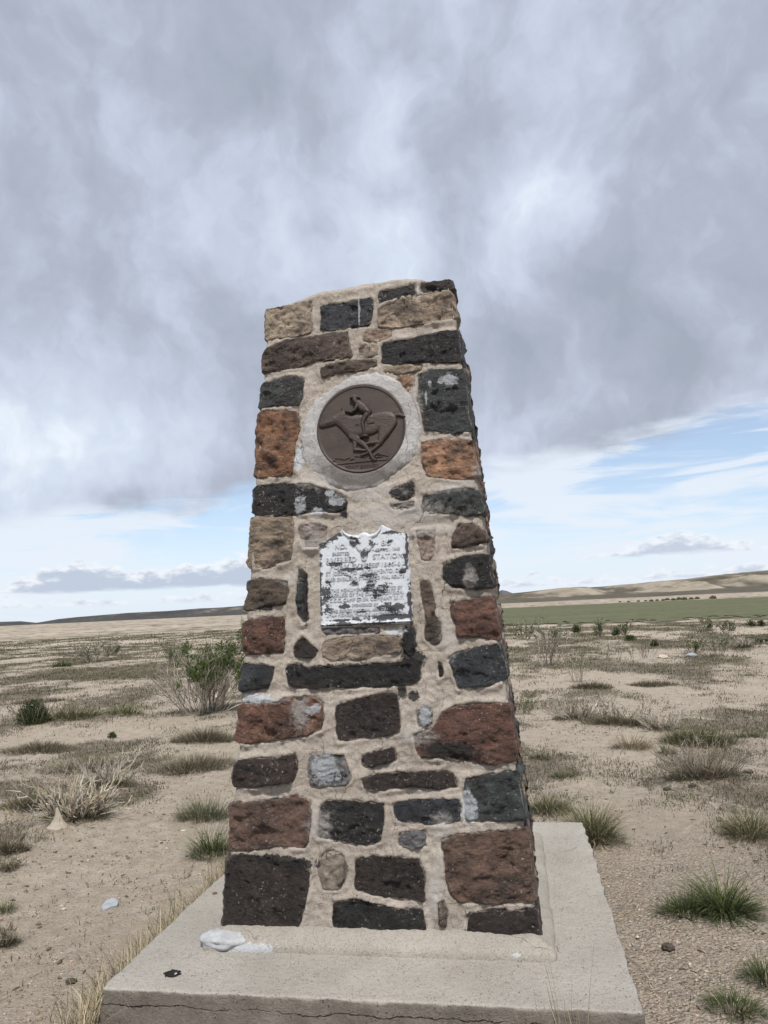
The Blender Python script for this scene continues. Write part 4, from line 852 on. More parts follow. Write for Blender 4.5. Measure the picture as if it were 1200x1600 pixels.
# plaque
pu = lambda x: -.213+(x-95)*.000432
pz = lambda y: 1.527+(1100-y)*.000431
def pst(u, z):                                                       # where the white skin has worn away most
    out = np.zeros(np.shape(u))
    for x, y, rx, ry, k in ((215, 165, 100, 22, 1.5), (930, 135, 90, 18, 1.2), (1050, 300, 14, 130, 1.2), (590, 1092, 460, 9, 1.2), (106, 700, 12, 330, 1.0), (700, 745, 130, 75, 1.0), (160, 760, 55, 90, 1.0), (120, 225, 90, 35, 1.2), (880, 940, 110, 50, 1.1), (820, 1035, 230, 30, 1.1), (430, 515, 160, 22, 1.0), (270, 445, 90, 20, 1.0), (620, 590, 120, 25, .9), (350, 905, 90, 22, .9), (190, 900, 40, 60, .8), (300, 1045, 200, 12, .8), (1040, 450, 25, 120, .9), (1060, 900, 20, 180, 1.0), (300, 130, 90, 30, .9), (110, 500, 18, 300, .5), (470, 665, 60, 20, .9), (660, 660, 60, 20, .8), (1000, 560, 40, 30, 1.), (720, 330, 50, 14, 1.), (500, 1085, 400, 12, .7), (870, 240, 40, 25, 1.), (430, 970, 120, 10, 1.)):
        q = ((u-pu(x))/(rx*.000432))**2+((z-pz(y))/(ry*.000431))**2; out = np.maximum(out, k*np.exp(-q*.7))
    return out
outl = [(95, 1105), (1078, 1100), (1058, 165), (960, 140), (870, 100), (790, 50), (770, 105), (720, 150), (570, 175), (430, 160), (385, 125), (345, 85), (270, 130), (190, 175), (95, 208)]
OL = np.array([(pu(x), pz(y)) for x, y in outl])
step_p = .0032
gu, gv = np.meshgrid(np.arange(-.222, .222, step_p), np.arange(1.515, 1.985, step_p))
d = sdf(gu, gv, OL); inn = d < step_p*1.2
h = np.where(d < 0, .014, .0); rimd = -d
top_open = (gv > pz(190)) & (gu > pu(360)) & (gu < pu(775))
bead = np.where(~top_open & (gv < pz(205)), .006*np.exp(-((rimd-.007)/.0035)**2)+.0025*np.exp(-((rimd-.016)/.002)**2), 0)
h = h+np.where(d < 0, bead, 0)+.0008*fbm(gu*40, gv*40, 2.2, 4)
k = inn.ravel(); idx = -np.ones(k.size, int); idx[k] = np.arange(k.sum()); F = grid_faces(*gu.shape); F = idx[F[k[F].all(1)]]
stn = np.repeat(pst(gu, gv).ravel()[k][:, None], 4, 1)
plaque = link('plaque', mesh_np('plaque', f2w(gu, gv, h).reshape(-1, 3)[k], F, cols={'stain_shade': stn}), M['plaque'], mon, 'whitened metal plaque with raised lettering and an ox skull')
# ox skull relief with horns
su, sv = np.meshgrid(np.arange(340, 800, 7.), np.arange(40, 450, 7.))
hh = np.full(su.shape, -1.)
for pts_, rd, hm in (([(590, 215), (590, 250), (588, 330), (586, 405)], [92, 96, 50, 34], .007), ([(520, 175), (440, 160), (385, 128), (350, 80)], [24, 20, 13, 6], .009), ([(650, 175), (720, 155), (765, 105), (787, 58)], [24, 20, 13, 6], .009), ([(480, 240), (440, 215)], [28, 16], .011), ([(680, 260), (705, 240)], [24, 10], .011)):
    d = cap_sdf(su, sv, pts_, rd); kk = np.clip(-d/28, 0, 1); hh = np.maximum(hh, np.where(d < 0, .002+hm*np.sqrt(1-(1-kk)**2), -1))
for ex in (497, 668): hh = np.where(np.hypot(su-ex, (sv-235)*1.0) < 26, .003, hh)
for ex in (572, 602): hh = np.where(np.hypot((su-ex)*1.6, sv-350) < 34, np.minimum(hh, .007), hh)
mk = hh > 0; gr_ = mk.copy()
for ax in (0, 1):
    for s in (-1, 1): gr_ |= np.roll(mk, s, ax)
hh = np.where(mk, hh, -.003); k = gr_.ravel(); idx = -np.ones(k.size, int); idx[k] = np.arange(k.sum()); F = grid_faces(*su.shape)[:, ::-1]; F = idx[F[k[F].all(1)]]
su2, sv2 = pu(su), pz(sv)
eye = .05+np.exp(-(((su-497)/40)**2+((sv-235)/40)**2))+np.exp(-(((su-668)/28)**2+((sv-240)/28)**2))*.5+np.exp(-(((su-588)/60)**2+((sv-370)/60)**2))*.8+np.exp(-(((su-455)/20)**2+((sv-200)/40)**2))  # colour darker at the eye sockets, nose and left ear
link('ox_skull', mesh_np('ox_skull', f2w(su2, sv2, .013+hh).reshape(-1, 3)[k], F[:, ::-1], cols={'stain_shade': np.repeat(eye.ravel()[k][:, None], 4, 1)}), M['plaque'], plaque)
L = [('NO.', 270, 400, 258, 50), ('85', 775, 880, 245, 55), ('ERECTED', 240, 425, 335, 32), ('SEPT. 21, 1940', 715, 975, 318, 32), ('RIVERBED', 170, 500, 402, 56), ('STATION', 680, 1005, 388, 56),
     ('PONY EXPRESS 1860-61', 215, 1000, 476, 46), ('ST. JOSEPH, MO. - SACRAMENTO, CAL.', 165, 1015, 545, 42), ('ALSO OVERLAND STAGE AND MAIL ROUTE', 165, 1010, 610, 36), ('1858', 440, 520, 667, 34), ('1868', 610, 700, 664, 34),
     ('THIS MONUMENT CONSTRUCTED BY', 215, 985, 728, 36), ('ENROLLEES OF THE GRAZING DIVISION,', 165, 1000, 778, 36), ('C.C.C. CAMP G-154, COMPANY 2517.', 200, 995, 832, 38), ('SPONSORED BY', 440, 720, 892, 30),
     ('PONY EXPRESS NATIONAL ASSOCIATION', 190, 900, 945, 30), ('UTAH PIONEER TRAILS & LANDMARKS ASSN.', 165, 1010, 990, 32)]
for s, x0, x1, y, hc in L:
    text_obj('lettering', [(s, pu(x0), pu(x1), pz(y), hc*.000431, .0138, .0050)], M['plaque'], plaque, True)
def m_wash(): pass

# ------------------------------------------------------------------ vegetation builders
def blades(n, cx, cy, rx, ry, hmin, hmax, width, lean, droop, cols, rs, segs=4, zfun=gz_at, center_bias=.5):
    """tapered bent grass blades; returns V, F, C"""
    r = rs.random(n)**center_bias; a = rs.random(n)*2*np.pi
    bx = cx+rx*r*np.cos(a); by = cy+ry*r*np.sin(a); bz = zfun(bx, by)-.01
    ln = rs.uniform(hmin, hmax, n)*(1.08-.45*r); out = a+rs.normal(0, .7, n); th0 = lean*(.25+r)*rs.uniform(.3, 1.3, n)
    wd = width*rs.uniform(.6, 1.3, n); side = out+np.pi/2+rs.normal(0, .5, n)
    sx_, sy_ = np.cos(side)*wd/2, np.sin(side)*wd/2
    p_ = np.stack([bx, by, bz], -1); rows = []; dl = ln/segs
    dr = droop*rs.uniform(.3, 1.6, n)
    for i in range(segs+1):
        w_ = (1-(i/segs)**1.6)+.06
        rows.append(p_+np.stack([sx_*w_, sy_*w_, 0*sx_], -1)); rows.append(p_-np.stack([sx_*w_, sy_*w_, 0*sx_], -1))
        th = th0+dr*(i+.5)/segs
        p_ = p_+np.stack([np.cos(out)*np.sin(th)*dl, np.sin(out)*np.sin(th)*dl, np.cos(th)*dl], -1)
    V_ = np.stack(rows, 1).reshape(-1, 3); k_ = 2*(segs+1); b = (np.arange(n)*k_)[:, None]
    F_ = np.concatenate([b+np.array([2*i, 2*i+1, 2*i+3, 2*i+2])[None] for i in range(segs)])
    ci = rs.choice(len(cols), n, p=None); c = np.array(cols)[ci]*rs.uniform(.7, 1.3, (n, 1))
    return V_, F_, np.repeat(c, k_, 0)
def tubes(paths, radii, cols, sides=3):
    n, K, _ = paths.shape; d = np.gradient(paths, axis=1); d /= np.linalg.norm(d, axis=2, keepdims=True)+1e-9
    ref = np.where(np.abs(d[..., 2:3]) > .9, np.array([1., 0, 0]), np.array([0, 0, 1.])); a = np.cross(d, ref); a /= np.linalg.norm(a, axis=2, keepdims=True)+1e-9; b = np.cross(d, a)
    ang = np.arange(sides)*2*np.pi/sides
    V_ = paths[:, :, None]+radii[:, :, None, None]*(a[:, :, None]*np.cos(ang)[:, None]+b[:, :, None]*np.sin(ang)[:, None])
    base = (np.arange(n)*K*sides)[:, None]; f1 = grid_faces(K, sides, True); F_ = (base[:, :, None]+f1[None]).reshape(-1, 4)
    return V_.reshape(-1, 3), F_, np.repeat(cols, K*sides, 0)
def stems(n, c, w_, h_, rs, col, r0, up=.6, crook=.25, lopside=False, K=6, starts=None, dirs=None, lens=None):
    if starts is None:
        a = rs.random(n)*2*np.pi; rr_ = rs.random(n)**.6
        starts = np.stack([c[0]+.30*w_*rr_*np.cos(a), c[1]+.24*w_*rr_*np.sin(a), np.full(n, c[2]-.01)], -1)
        tilt = np.arctan(rr_*(w_*.42)/(h_*up+1e-6))+rs.normal(0, .22, n); ln = h_*rs.uniform(.35, 1.05, n)*(1-.35*sstep(.2, -.5, rr_*np.cos(a)) if lopside else 1)/np.maximum(np.cos(tilt), .45)*.92
        dirs = np.stack([np.cos(a)*np.sin(tilt), np.sin(a)*np.sin(tilt), np.cos(tilt)], -1)
    else: ln = lens
    p_ = starts.copy(); d = dirs.copy(); out = [p_.copy()]
    for i in range(K-1):
        d = d+rs.normal(0, crook, d.shape)*(.5); d[:, 2] = np.maximum(d[:, 2], -.2)+.05; d /= np.linalg.norm(d, axis=1)[:, None]
        p_ = p_+d*(ln/(K-1))[:, None]; out.append(p_.copy())
    path = np.stack(out, 1); rad_ = np.linspace(1, .35, K)[None]*np.asarray(r0)*rs.uniform(.7, 1.2, (len(path), 1))
    cc = np.array(col)[rs.integers(0, len(col), len(path))]*rs.uniform(.75, 1.2, (len(path), 1))
    return path, rad_, cc
def branch(path, n, rs, lo, hi, len_, spread=.8):
    i = rs.integers(0, len(path), n); t = rs.uniform(lo, hi, n)*(path.shape[1]-1); k = t.astype(int); k = np.minimum(k, path.shape[1]-2); f_ = (t-k)[:, None]
    s = path[i, k]*(1-f_)+path[i, k+1]*f_; d = path[i, k+1]-path[i, k]; d /= np.linalg.norm(d, axis=1)[:, None]+1e-9
    d = d+rs.normal(0, spread*.5, d.shape); d[:, 2] += .15; d /= np.linalg.norm(d, axis=1)[:, None]
    return s, d, len_*rs.uniform(.5, 1.2, n)
def leaves(pts_, rs, size, col, aspect=2.6):
    n = len(pts_); a = rs.normal(size=(n, 3)); a[:, 2] = np.abs(a[:, 2])+.3; a /= np.linalg.norm(a, axis=1)[:, None]
    b = np.cross(a, rs.normal(size=(n, 3))); b /= np.linalg.norm(b, axis=1)[:, None]+1e-9
    L_ = size*rs.uniform(.6, 1.3, (n, 1)); W2 = L_/aspect/2
    V_ = np.stack([pts_, pts_+a*L_*.5+b*W2, pts_+a*L_, pts_+a*L_*.5-b*W2], 1).reshape(-1, 3)
    F_ = np.arange(n*4).reshape(-1, 4); cc = np.array(col)[rs.integers(0, len(col), n)]*rs.uniform(.65, 1.35, (n, 1))
    return V_, F_, np.repeat(cc, 4, 0)
def cat_(parts):
    V_, F_, C_, off = [], [], [], 0
    for v_, f_, c_ in parts: V_.append(v_); F_.append(f_+off); C_.append(c_); off += len(v_)
    return np.concatenate(V_), np.concatenate(F_), np.concatenate(C_)
def vlink(name, parts, material, parent=None, smooth=False, origin=None):
    V_, F_, C_ = cat_(parts)
    if origin is not None: V_ = V_-np.array(origin)
    o = link(name, mesh_np(name, V_, F_, smooth, {'tint': np.clip(C_, 0, 1)}), material, parent)
    if origin is not None and parent is None: o.location = origin
    return o
GRN = [(.075, .10, .035), (.095, .12, .045), (.06, .085, .03), (.13, .14, .06)]; DGR = [(.05, .075, .025), (.065, .09, .03), (.04, .06, .022), (.09, .10, .045)]
OLV = [(.11, .115, .055), (.14, .13, .075), (.085, .09, .045), (.18, .155, .10)]; GRY = [(.17, .17, .11), (.14, .145, .09), (.22, .20, .14), (.11, .12, .07)]
STR = [(.36, .30, .19), (.44, .37, .25), (.28, .23, .145), (.50, .44, .32)]; DRY = [(.17, .14, .10), (.22, .185, .13), (.12, .10, .07), (.28, .235, .17)]
PAL = [(.42, .38, .32), (.50, .46, .39), (.34, .30, .25), (.28, .25, .21)]; TWG = [(.26, .225, .18), (.33, .29, .24), (.19, .165, .13), (.15, .13, .105)]
LEAF = [(.075, .11, .035), (.10, .135, .045), (.05, .08, .025), (.14, .165, .07)]; GLF = [(.15, .165, .105), (.19, .20, .135), (.11, .125, .075), (.08, .095, .055)]; DLF = [(.035, .05, .02), (.05, .07, .025), (.025, .04, .016)]
def plant(kind, x, y, w_, h_, label, i):
    rs = np.random.default_rng(900+i); z = float(gz_at(x, y)); d = math.hypot(x-CAM[0], y-CAM[1])
    px_ = d/730.0                                                   # metres one pixel covers there
    O = (x, y, z); ry = w_*.42; bw = max(.0022, px_*.42); tr = max(.0016, px_*.24)
    def T(n, cols, hm=.45, hM=1., lean=.8, droop=.9, bw_=bw, rx=.42): return blades(int(n), x, y, w_*rx, ry*.85, h_*hm, h_*hM*1.12, bw_, lean, droop, cols, rs)
    dens = min(1.6, max(.4, w_/(px_*38)))
    if kind.startswith('tuft'):
        if kind == 'tuft_green': pr = [T(420*dens, GRN+[STR[0]])]
        elif kind == 'tuft_dkgreen': pr = [T(520*dens, DGR+GRN[:2]), T(60*dens, STR)]
        elif kind == 'tuft_olive': pr = [T(600*dens, OLV+GRN[:1], droop=.7), T(120*dens, STR[2:])]
        elif kind == 'tuft_grey': pr = [T(480*dens, GRY+GRN[:1], droop=.6), T(120*dens, DRY, .3, .7)]
        elif kind == 'tuft_dry': pr = [T(420*dens, STR+DRY[:2]), T(120*dens, DRY)]
        elif kind == 'tuft_dkolive': pr = [T(800*dens, OLV+DGR[:2], droop=.6), T(160*dens, DRY)]
        elif kind == 'tuft_mix': pr = [T(650*dens, OLV+GRN, lean=.7, rx=.3), T(320*dens, STR, lean=.9, rx=.25), T(160*dens, DRY, .15, .4, rx=.5)]
        elif kind == 'tuft_mixdry': pr = [T(480*dens, OLV+STR, rx=.34), T(220*dens, GRN, rx=.3), T(200*dens, DRY, .15, .45, rx=.5)]
        else:
            pr = [blades(1000, x+.03, y, w_*.20, w_*.14, h_*.6, h_*1.4, .0040, 1.25, 1.0, GRN+DGR+[(.15, .17, .09)], rs, 5), blades(480, x-.13, y-.02, w_*.26, w_*.12, h_*.4, h_*.8, .004, 1.2, .8, GRN+DGR, rs, 5),
                  blades(80, x+.04, y, w_*.16, w_*.10, h_*.7, h_*1.4, .0032, 1.1, 1.0, STR, rs, 5), blades(180, x-.05, y, w_*.3, w_*.16, h_*.12, h_*.3, .0035, .9, .5, DRY, rs)]
        o = vlink('grass_tuft', pr, M['blade'], origin=O); return tag(o, label, 'grass')
    if kind == 'lowbrown':
        pr = [T(1900*dens, DRY+OLV+TWG[2:], .2, .9, 1.0, .6, rx=.55), T(260*dens, STR[2:]+PAL[2:], .3, 1.1, rx=.5)]
        o = vlink('dry_weeds', pr, M['blade'], origin=O); return tag(o, label, 'weeds')
    if kind == 'sprig' or kind == 'stalks':
        n = 5 if kind == 'sprig' else 12; col = TWG+PAL[2:] if kind == 'stalks' else TWG
        p0, r0, c0 = stems(n, O, w_*(.6 if kind == 'sprig' else 1.4), h_, rs, col, tr*1.1, crook=.3 if kind == 'stalks' else .12)
        s, dd, ln = branch(p0, n*3, rs, .3, .95, h_*.3); p1, r1, c1 = stems(n*3, O, w_, h_, rs, col, tr*.8, K=4, starts=s, dirs=dd, lens=ln)
        t = bpy.data.objects.new('small_plant' if kind == 'sprig' else 'dead_stalks', None); COL.objects.link(t); t.location = O
        vlink('stems', [tubes(p0, r0, c0), tubes(p1, r1, c1)], M['twig'], t, origin=O)
        if kind == 'sprig': vlink('foliage', [leaves(np.repeat(p1[:, 1:].reshape(-1, 3), 2, 0)+rs.normal(0, h_*.03, (len(p1)*6, 3)), rs, h_*.085, LEAF+OLV)], M['leaf'], t, origin=O)
        return tag(t, label, 'weed')
    # bushes
    t = bpy.data.objects.new('shrub', None); COL.objects.link(t); t.location = O
    spec = dict(greasewood=(80, 7, TWG+PAL[1:], LEAF+DLF[1:2], 5200, .40), leafy=(18, 6, TWG, LEAF+DLF[:1], 900, .1), greentop=(18, 6, PAL[1:]+TWG[:1], LEAF+GLF, 800, .3), greyshrub=(26, 6, TWG+PAL[2:], GLF, 1000, .1),
                dark=(12, 4, TWG[2:]+DRY[2:], DLF+LEAF[2:3], 700, .0), twigs=(60, 5, PAL+TWG[:2], GLF[2:], 0, 0), sticks=(80, 4, PAL+STR[:2], OLV, 0, 0), sticks_dk=(80, 6, TWG+DRY+PAL[2:], OLV, 0, 0), brush=(30, 5, TWG+DRY, OLV, 300, 0))[kind]
    n0, br, tc, lc, nl, lo = spec
    if kind == 'dark' and w_/px_ > 22: nl = 4500; n0 = 40
    n0 = max(6, int(n0*min(1, dens*1.4))); thick = {'sticks': 2.3, 'twigs': 1.25, 'greasewood': 1.2}.get(kind, 1.0)
    p0, r0, c0 = stems(n0, O, w_*1.0, h_, rs, tc, tr*1.5*thick, up=.62, crook=.22 if kind != 'sticks' else .3, lopside=kind == 'greasewood')
    s, dd, ln = branch(p0, n0*br, rs, .25, .95, h_*.38, .9); p1, r1, c1 = stems(len(s), O, w_, h_, rs, tc, tr*1.0*thick, K=4, starts=s, dirs=dd, lens=ln, crook=.3)
    tb = [tubes(p0, r0, c0), tubes(p1, r1, c1)]
    if kind in ('sticks', 'twigs', 'sticks_dk', 'brush', 'greasewood'):
        s, dd, ln = branch(p1, n0*br, rs, .2, .9, h_*.2, 1.0); p2, r2, c2 = stems(len(s), O, w_, h_, rs, tc, tr*.8*thick, K=3, starts=s, dirs=dd, lens=ln, crook=.3); tb.append(tubes(p2, r2, c2))
    vlink('stems', tb, M['twig'], t, origin=O)
    if kind in ('brush', 'sticks', 'sticks_dk', 'twigs'):
        cols = {'brush': DRY+OLV, 'sticks': OLV+GRN[:1], 'sticks_dk': DRY+OLV[:2], 'twigs': DRY+GRY}[kind]
        vlink('dry_grass', [blades(int((1500 if kind == 'brush' else 800)*dens), x, y+.02, w_*.50, w_*.30, h_*.15, h_*.66, bw, .8, .6, cols, rs)], M['blade'], t, origin=O)
    if nl:
        pp = p1.reshape(-1, 3); hi = (pp[:, 2]-z) > h_*lo; pp = pp[hi] if hi.sum() > 8 else pp
        if kind == 'greasewood': pp = pp[((pp[:, 2]-z) > h_*(.30+.30*rs.random(len(pp)))) & ((pp[:, 2]-z) > h_*.75-(pp[:, 0]-x+.35*w_)*1.2)]
        nl = int(nl*max(.3, dens)); q = pp[rs.integers(0, len(pp), nl)]+rs.normal(0, h_*.035, (nl, 3))
        if kind == 'greasewood': cc_ = pp[rs.integers(0, len(pp), 130)]; q = cc_[rs.integers(0, 130, nl)]+rs.normal(0, h_*.032, (nl, 3))*np.array([1, 1, 1.3])
        if kind == 'dark':
            u_ = rs.normal(size=(nl, 3)); u_ /= np.linalg.norm(u_, axis=1)[:, None]; u_ *= (rs.random((nl, 1))**.35)*(1+.22*fbm(u_[:, :1]*2+i, u_[:, 1:2]*2, u_[:, 2:]*2, 3)); q = np.array(O)+u_*np.array([w_*.46, w_*.36, h_*.85]); q[:, 2] = z+np.abs(q[:, 2]-z)
        q[:, 2] = np.maximum(q[:, 2], z+.005)
        vlink('foliage', [leaves(q, rs, max(px_*(2.6 if kind == 'greasewood' else 1.9), h_*.035 if kind != 'dark' else h_*.08), lc)], M['leaf'], t, origin=O)
    return tag(t, label, 'bush' if kind in ('brush', 'sticks', 'twigs', 'sticks_dk') else 'shrub')
for i, (kind, x, y, w_, h_, lab) in enumerate(PLANTS): plant(kind, x, y, w_, h_, lab, i)

# tall thin stalks standing in front of the slab, and far bushes at the foot of the hills
rs = np.random.default_rng(77)
for (x, y, n, hM, lab) in ((.655, -1.36, 8, .42, 'sparse thin grass in front of the base, left of the thicker blades'), (.735, -1.38, 26, .43, 'thicker green grass blades in front of the base near its right end')):
    O = (x, y, float(gz_at(x, y)))
    pr = [blades(n, x, y, .04, .03, hM*.7, hM*1.15, .005, .30, .3, GRN+OLV[:2], rs, 6), blades(n//2+3, x+.02, y, .07, .03, hM*1.0, hM*1.45, .003, .30, .2, STR+OLV[:1], rs, 6)]
    tag(vlink('grass_tuft', pr, M['blade'], origin=O), lab, 'grass')
far0 = None
fb = [(9.2, 210, .9), (9.7, 215, .8), (10.1, 205, 1.1), (10.5, 212, .9), (10.9, 206, 1.0), (11.2, 216, 1.3), (11.6, 208, 1.2), (12.0, 214, 1.5), (12.35, 206, 1.5), (12.8, 210, 1.2), (13.2, 215, 1.3), (7.9, 216, .8), (8.5, 209, .8)]
def far_bush(a, r, s, first):
    x, y = CAM[0]+r*math.sin(rad(a)), CAM[1]+r*math.cos(rad(a)); z = float(gz_at(x, y))
    if first is None:
        rs_ = np.random.default_rng(5); q = rs_.normal(size=(260, 3)); q /= np.linalg.norm(q, axis=1)[:, None]; q *= rs_.random((260, 1))**.4; q[:, 2] = np.abs(q[:, 2]); q *= (.85, .85, 1.)
        o = vlink('far_bush', [leaves(q, rs_, .30, LEAF[2:3]+OLV[:3], 1.6)], M['leaf'])
    else: o = first.copy(); COL.objects.link(o)
    o.location = (x, y, z-.05); o.scale = (s*.62, s*.62, s*.50); return o
for a, r, s in fb:
    o = far_bush(a, r, s, far0); far0 = far0 or o; tag(o, 'tiny dark bush in the row beyond the far edge of the green field', 'bush', 'dark bushes beyond the green field')
o = far_bush(14.25, 200, 1.6, far0); tag(o, 'lone dark bush beyond the green field, right of the row of tiny bushes', 'bush')
if 'group' in o: del o['group']

# ------------------------------------------------------------------ uncountable ground cover
def scatter_blades(name, n, rmin, rmax, azl, azr, per, label):
    rs = np.random.default_rng(31)
    r = rmin*(rmax/rmin)**(rs.random(n)); a = np.radians(rs.uniform(azl, azr, n)); x = CAM[0]+r*np.sin(a); y = CAM[1]+r*np.cos(a)
    c = cover_noise(x, y); patch = fbm(x*1.7, y*1.3, 7.1, 3)
    bias = .35*np.exp(-((r-6.8)/2.2)**2)*sstep(-5, -20, np.degrees(a))+.15*sstep(7, 10, r)
    bias = bias+.16*np.exp(-((r-6.0)/1.8)**2)*(a > 0); c = c+bias; pr = .03+.95*sstep(.10, .45, c+.5*patch)*(.45+.55*sstep(3, 8, r))+.45*sstep(9, 26, r)*sstep(-.35, .25, c+.3*patch)
    inside = (np.abs(x) < HX+.06) & (np.abs(y) < HY+.06)
    ok = (rs.random(n) < pr) & ~inside & ~((np.degrees(a) > 3) & (r > 45)) & ~((x > 1.0) & (x < 1.9) & (y < .6) & (rs.random(n) < .8)); x, y, r = x[ok], y[ok], r[ok]; n = len(x)
    px_ = r/730; z = gz_at(x, y)
    X = np.repeat(x, per)+rs.normal(0, 1, n*per)*np.repeat(.05+px_*1.6, per); Y = np.repeat(y, per)+rs.normal(0, 1, n*per)*np.repeat(.05+px_*1.6, per); Z = np.repeat(z, per)-.004
    hb = np.repeat(rs.uniform(.010, .040, n)+px_*1.0, per)*rs.uniform(.5, 1.2, n*per); wd = np.repeat(.0016+px_*.4, per)
    ang = rs.random(n*per)*2*np.pi; ln = rs.uniform(.1, 1.6, n*per)
    s_ = np.stack([np.cos(ang+1.57)*wd, np.sin(ang+1.57)*wd, 0*wd], -1)/2; b = np.stack([X, Y, Z], -1)
    mid = b+np.stack([np.cos(ang)*hb*ln*.35, np.sin(ang)*hb*ln*.35, hb*.55], -1); tip = b+np.stack([np.cos(ang)*hb*ln, np.sin(ang)*hb*ln, hb*(1-.35*ln)], -1)
    V_ = np.stack([b-s_, b+s_, mid+s_*.8, mid-s_*.8, tip+s_*.15, tip-s_*.15], 1).reshape(-1, 3); k = (np.arange(n*per)*6)[:, None]
    F_ = np.concatenate([k+np.array([[0, 1, 2]]), k+np.array([[0, 2, 3]]), k+np.array([[3, 2, 4]])])
    tc = np.array(DRY+OLV+DRY+OLV[:3]+TWG[2:]+GRY+STR[2:3]+GRN[:2]+DRY[2:3])*.85; cc = tc[rs.integers(0, len(tc), n)]; cc = np.repeat(cc, per, 0)*rs.uniform(.7, 1.25, (n*per, 1))
    o = link(name, mesh_np(name, V_, F_, False, {'tint': np.clip(np.repeat(cc, 6, 0), 0, 1)}), M['blade']); return tag(o, label, 'weeds', kind='stuff')
scatter_blades('low_weeds', 112000, 1.6, 80, -43, 26, 6, 'sparse low dry weeds scattered over the sandy flat')

# dry grass leaning against the left side of the slab
rs = np.random.default_rng(15); n = 2300
yy = rs.uniform(-1.25, 1.35, n); xx = -HX-.015-np.abs(rs.normal(0, .045, n)); prt = []
def strip_blades(xx, yy, hlo, hhi, wd, cols, rs):
    n = len(xx); zz_ = gz_at(xx, yy)-.005; ln = rs.uniform(hlo, hhi, n); out = rs.normal(2.3, 1.3, n); th = rs.uniform(.1, .7, n); dr = rs.uniform(.2, 1.3, n)
    p_ = np.stack([xx, yy, zz_], -1); rows = []; S = 5
    for i in range(S+1):
        w_ = wd*(1-(i/S)**1.6)+.0004; sd_ = np.stack([np.cos(out+1.57)*w_, np.sin(out+1.57)*w_, 0*out], -1)/2
        rows += [p_+sd_, p_-sd_]; t_ = th+dr*i/S; p_ = p_+np.stack([np.cos(out)*np.sin(t_), np.sin(out)*np.sin(t_), np.cos(t_)], -1)*(ln/S)[:, None]
    V_ = np.stack(rows, 1).reshape(-1, 3); k_ = 2*(S+1); b = (np.arange(n)*k_)[:, None]
    F_ = np.concatenate([b+np.array([2*i, 2*i+1, 2*i+3, 2*i+2])[None] for i in range(S)])
    c = np.array(cols)[rs.integers(0, len(cols), n)]*rs.uniform(.7, 1.25, (n, 1)); return V_, F_, np.repeat(c, k_, 0)
o = vlink('dry_grass', [strip_blades(xx, yy, .08, .25, .0038, STR+STR+DRY[:2]+OLV[:1], rs), strip_blades(-HX-.02-np.abs(rs.normal(0, .09, 900)), rs.uniform(-1.6, 1.3, 900), .08, .2, .004, DRY+OLV, rs)], M['blade'])
tag(o, 'dry straw grass fringe along the left side of the concrete base', 'grass', kind='stuff')
# straw and roots along the right side
n = 26; s = np.stack([HX+.03+np.abs(rs.normal(0, .05, n)), rs.uniform(-1.2, .2, n), np.full(n, .02)], -1); s[:, 2] = gz_at(s[:, 0], s[:, 1])+.006
dd = np.stack([rs.normal(0, .6, n), rs.normal(0, 1, n), rs.uniform(0, .12, n)], -1); dd /= np.linalg.norm(dd, axis=1)[:, None]
p0, r0, c0 = stems(n, (0, 0, 0), 1, 1, rs, STR+TWG, .0016, starts=s, dirs=dd, lens=rs.uniform(.06, .24, n), crook=.35, K=7); p0[:, :, 2] = gz_at(p0[:, :, 0], p0[:, :, 1])+.006+.5*np.abs(p0[:, :, 2]-p0[:, :1, 2])*.2
o = vlink('straw_litter', [tubes(p0, r0, c0)], M['twig']); tag(o, 'thin dry stalks lying on the sand right of the base', 'litter', kind='stuff')

# gravel and crumbs
ico_v = np.array([(0, 0, 1), (.87, 0, .3), (.27, .82, .3), (-.7, .5, .35), (-.7, -.5, .3), (.27, -.82, .35), (.6, .5, -.45), (-.3, .8, -.4), (-.9, 0, -.4), (-.3, -.8, -.45), (.65, -.45, -.4)], float)
ico_f = np.array([(0, 1, 2), (0, 2, 3), (0, 3, 4), (0, 4, 5), (0, 5, 1), (1, 6, 2), (2, 6, 7), (2, 7, 3), (3, 7, 8), (3, 8, 4), (4, 8, 9), (4, 9, 5), (5, 9, 10), (5, 10, 1), (1, 10, 6)])
def pebbles(name, x, y, s, cols, rs, label, cat, ax=(1, .8, .6)):
    n = len(x); z = gz_at(x, y); an = rs.random(n)*6.28; c_, s_ = np.cos(an), np.sin(an)
    v_ = ico_v[None]*rs.uniform(.65, 1.3, (n, len(ico_v), 1))*s[:, None, None]*np.array(ax)
    v_ = np.stack([v_[..., 0]*c_[:, None]-v_[..., 1]*s_[:, None], v_[..., 0]*s_[:, None]+v_[..., 1]*c_[:, None], v_[..., 2]], -1)+np.stack([x, y, z+s*.15], -1)[:, None]
    F_ = (ico_f[None]+(np.arange(n)*len(ico_v))[:, None, None]).reshape(-1, 3)
    cc = np.array(cols)[rs.integers(0, len(cols), n)]*rs.uniform(.75, 1.2, (n, 1))
    o = link(name, mesh_np(name, v_.reshape(-1, 3), F_, False, {'tint': np.clip(np.repeat(cc, len(ico_v), 0), 0, 1)}), M['pebble']); return tag(o, label, cat, kind='stuff')
rs = np.random.default_rng(8)
n = 26000; x = rs.uniform(1.02, 3.8, n); y = rs.uniform(-2.2, 1.2, n); ok = rs.random(n) < np.clip(1.15-np.hypot(x-1.6, y+1.5)/2.6+.5*perlin(x*2, y*2, 0.), .08, 1); x, y = x[ok], y[ok]
PB = [(.40, .335, .26), (.46, .39, .31), (.33, .27, .215), (.52, .46, .39), (.26, .21, .17), (.42, .30, .22)]
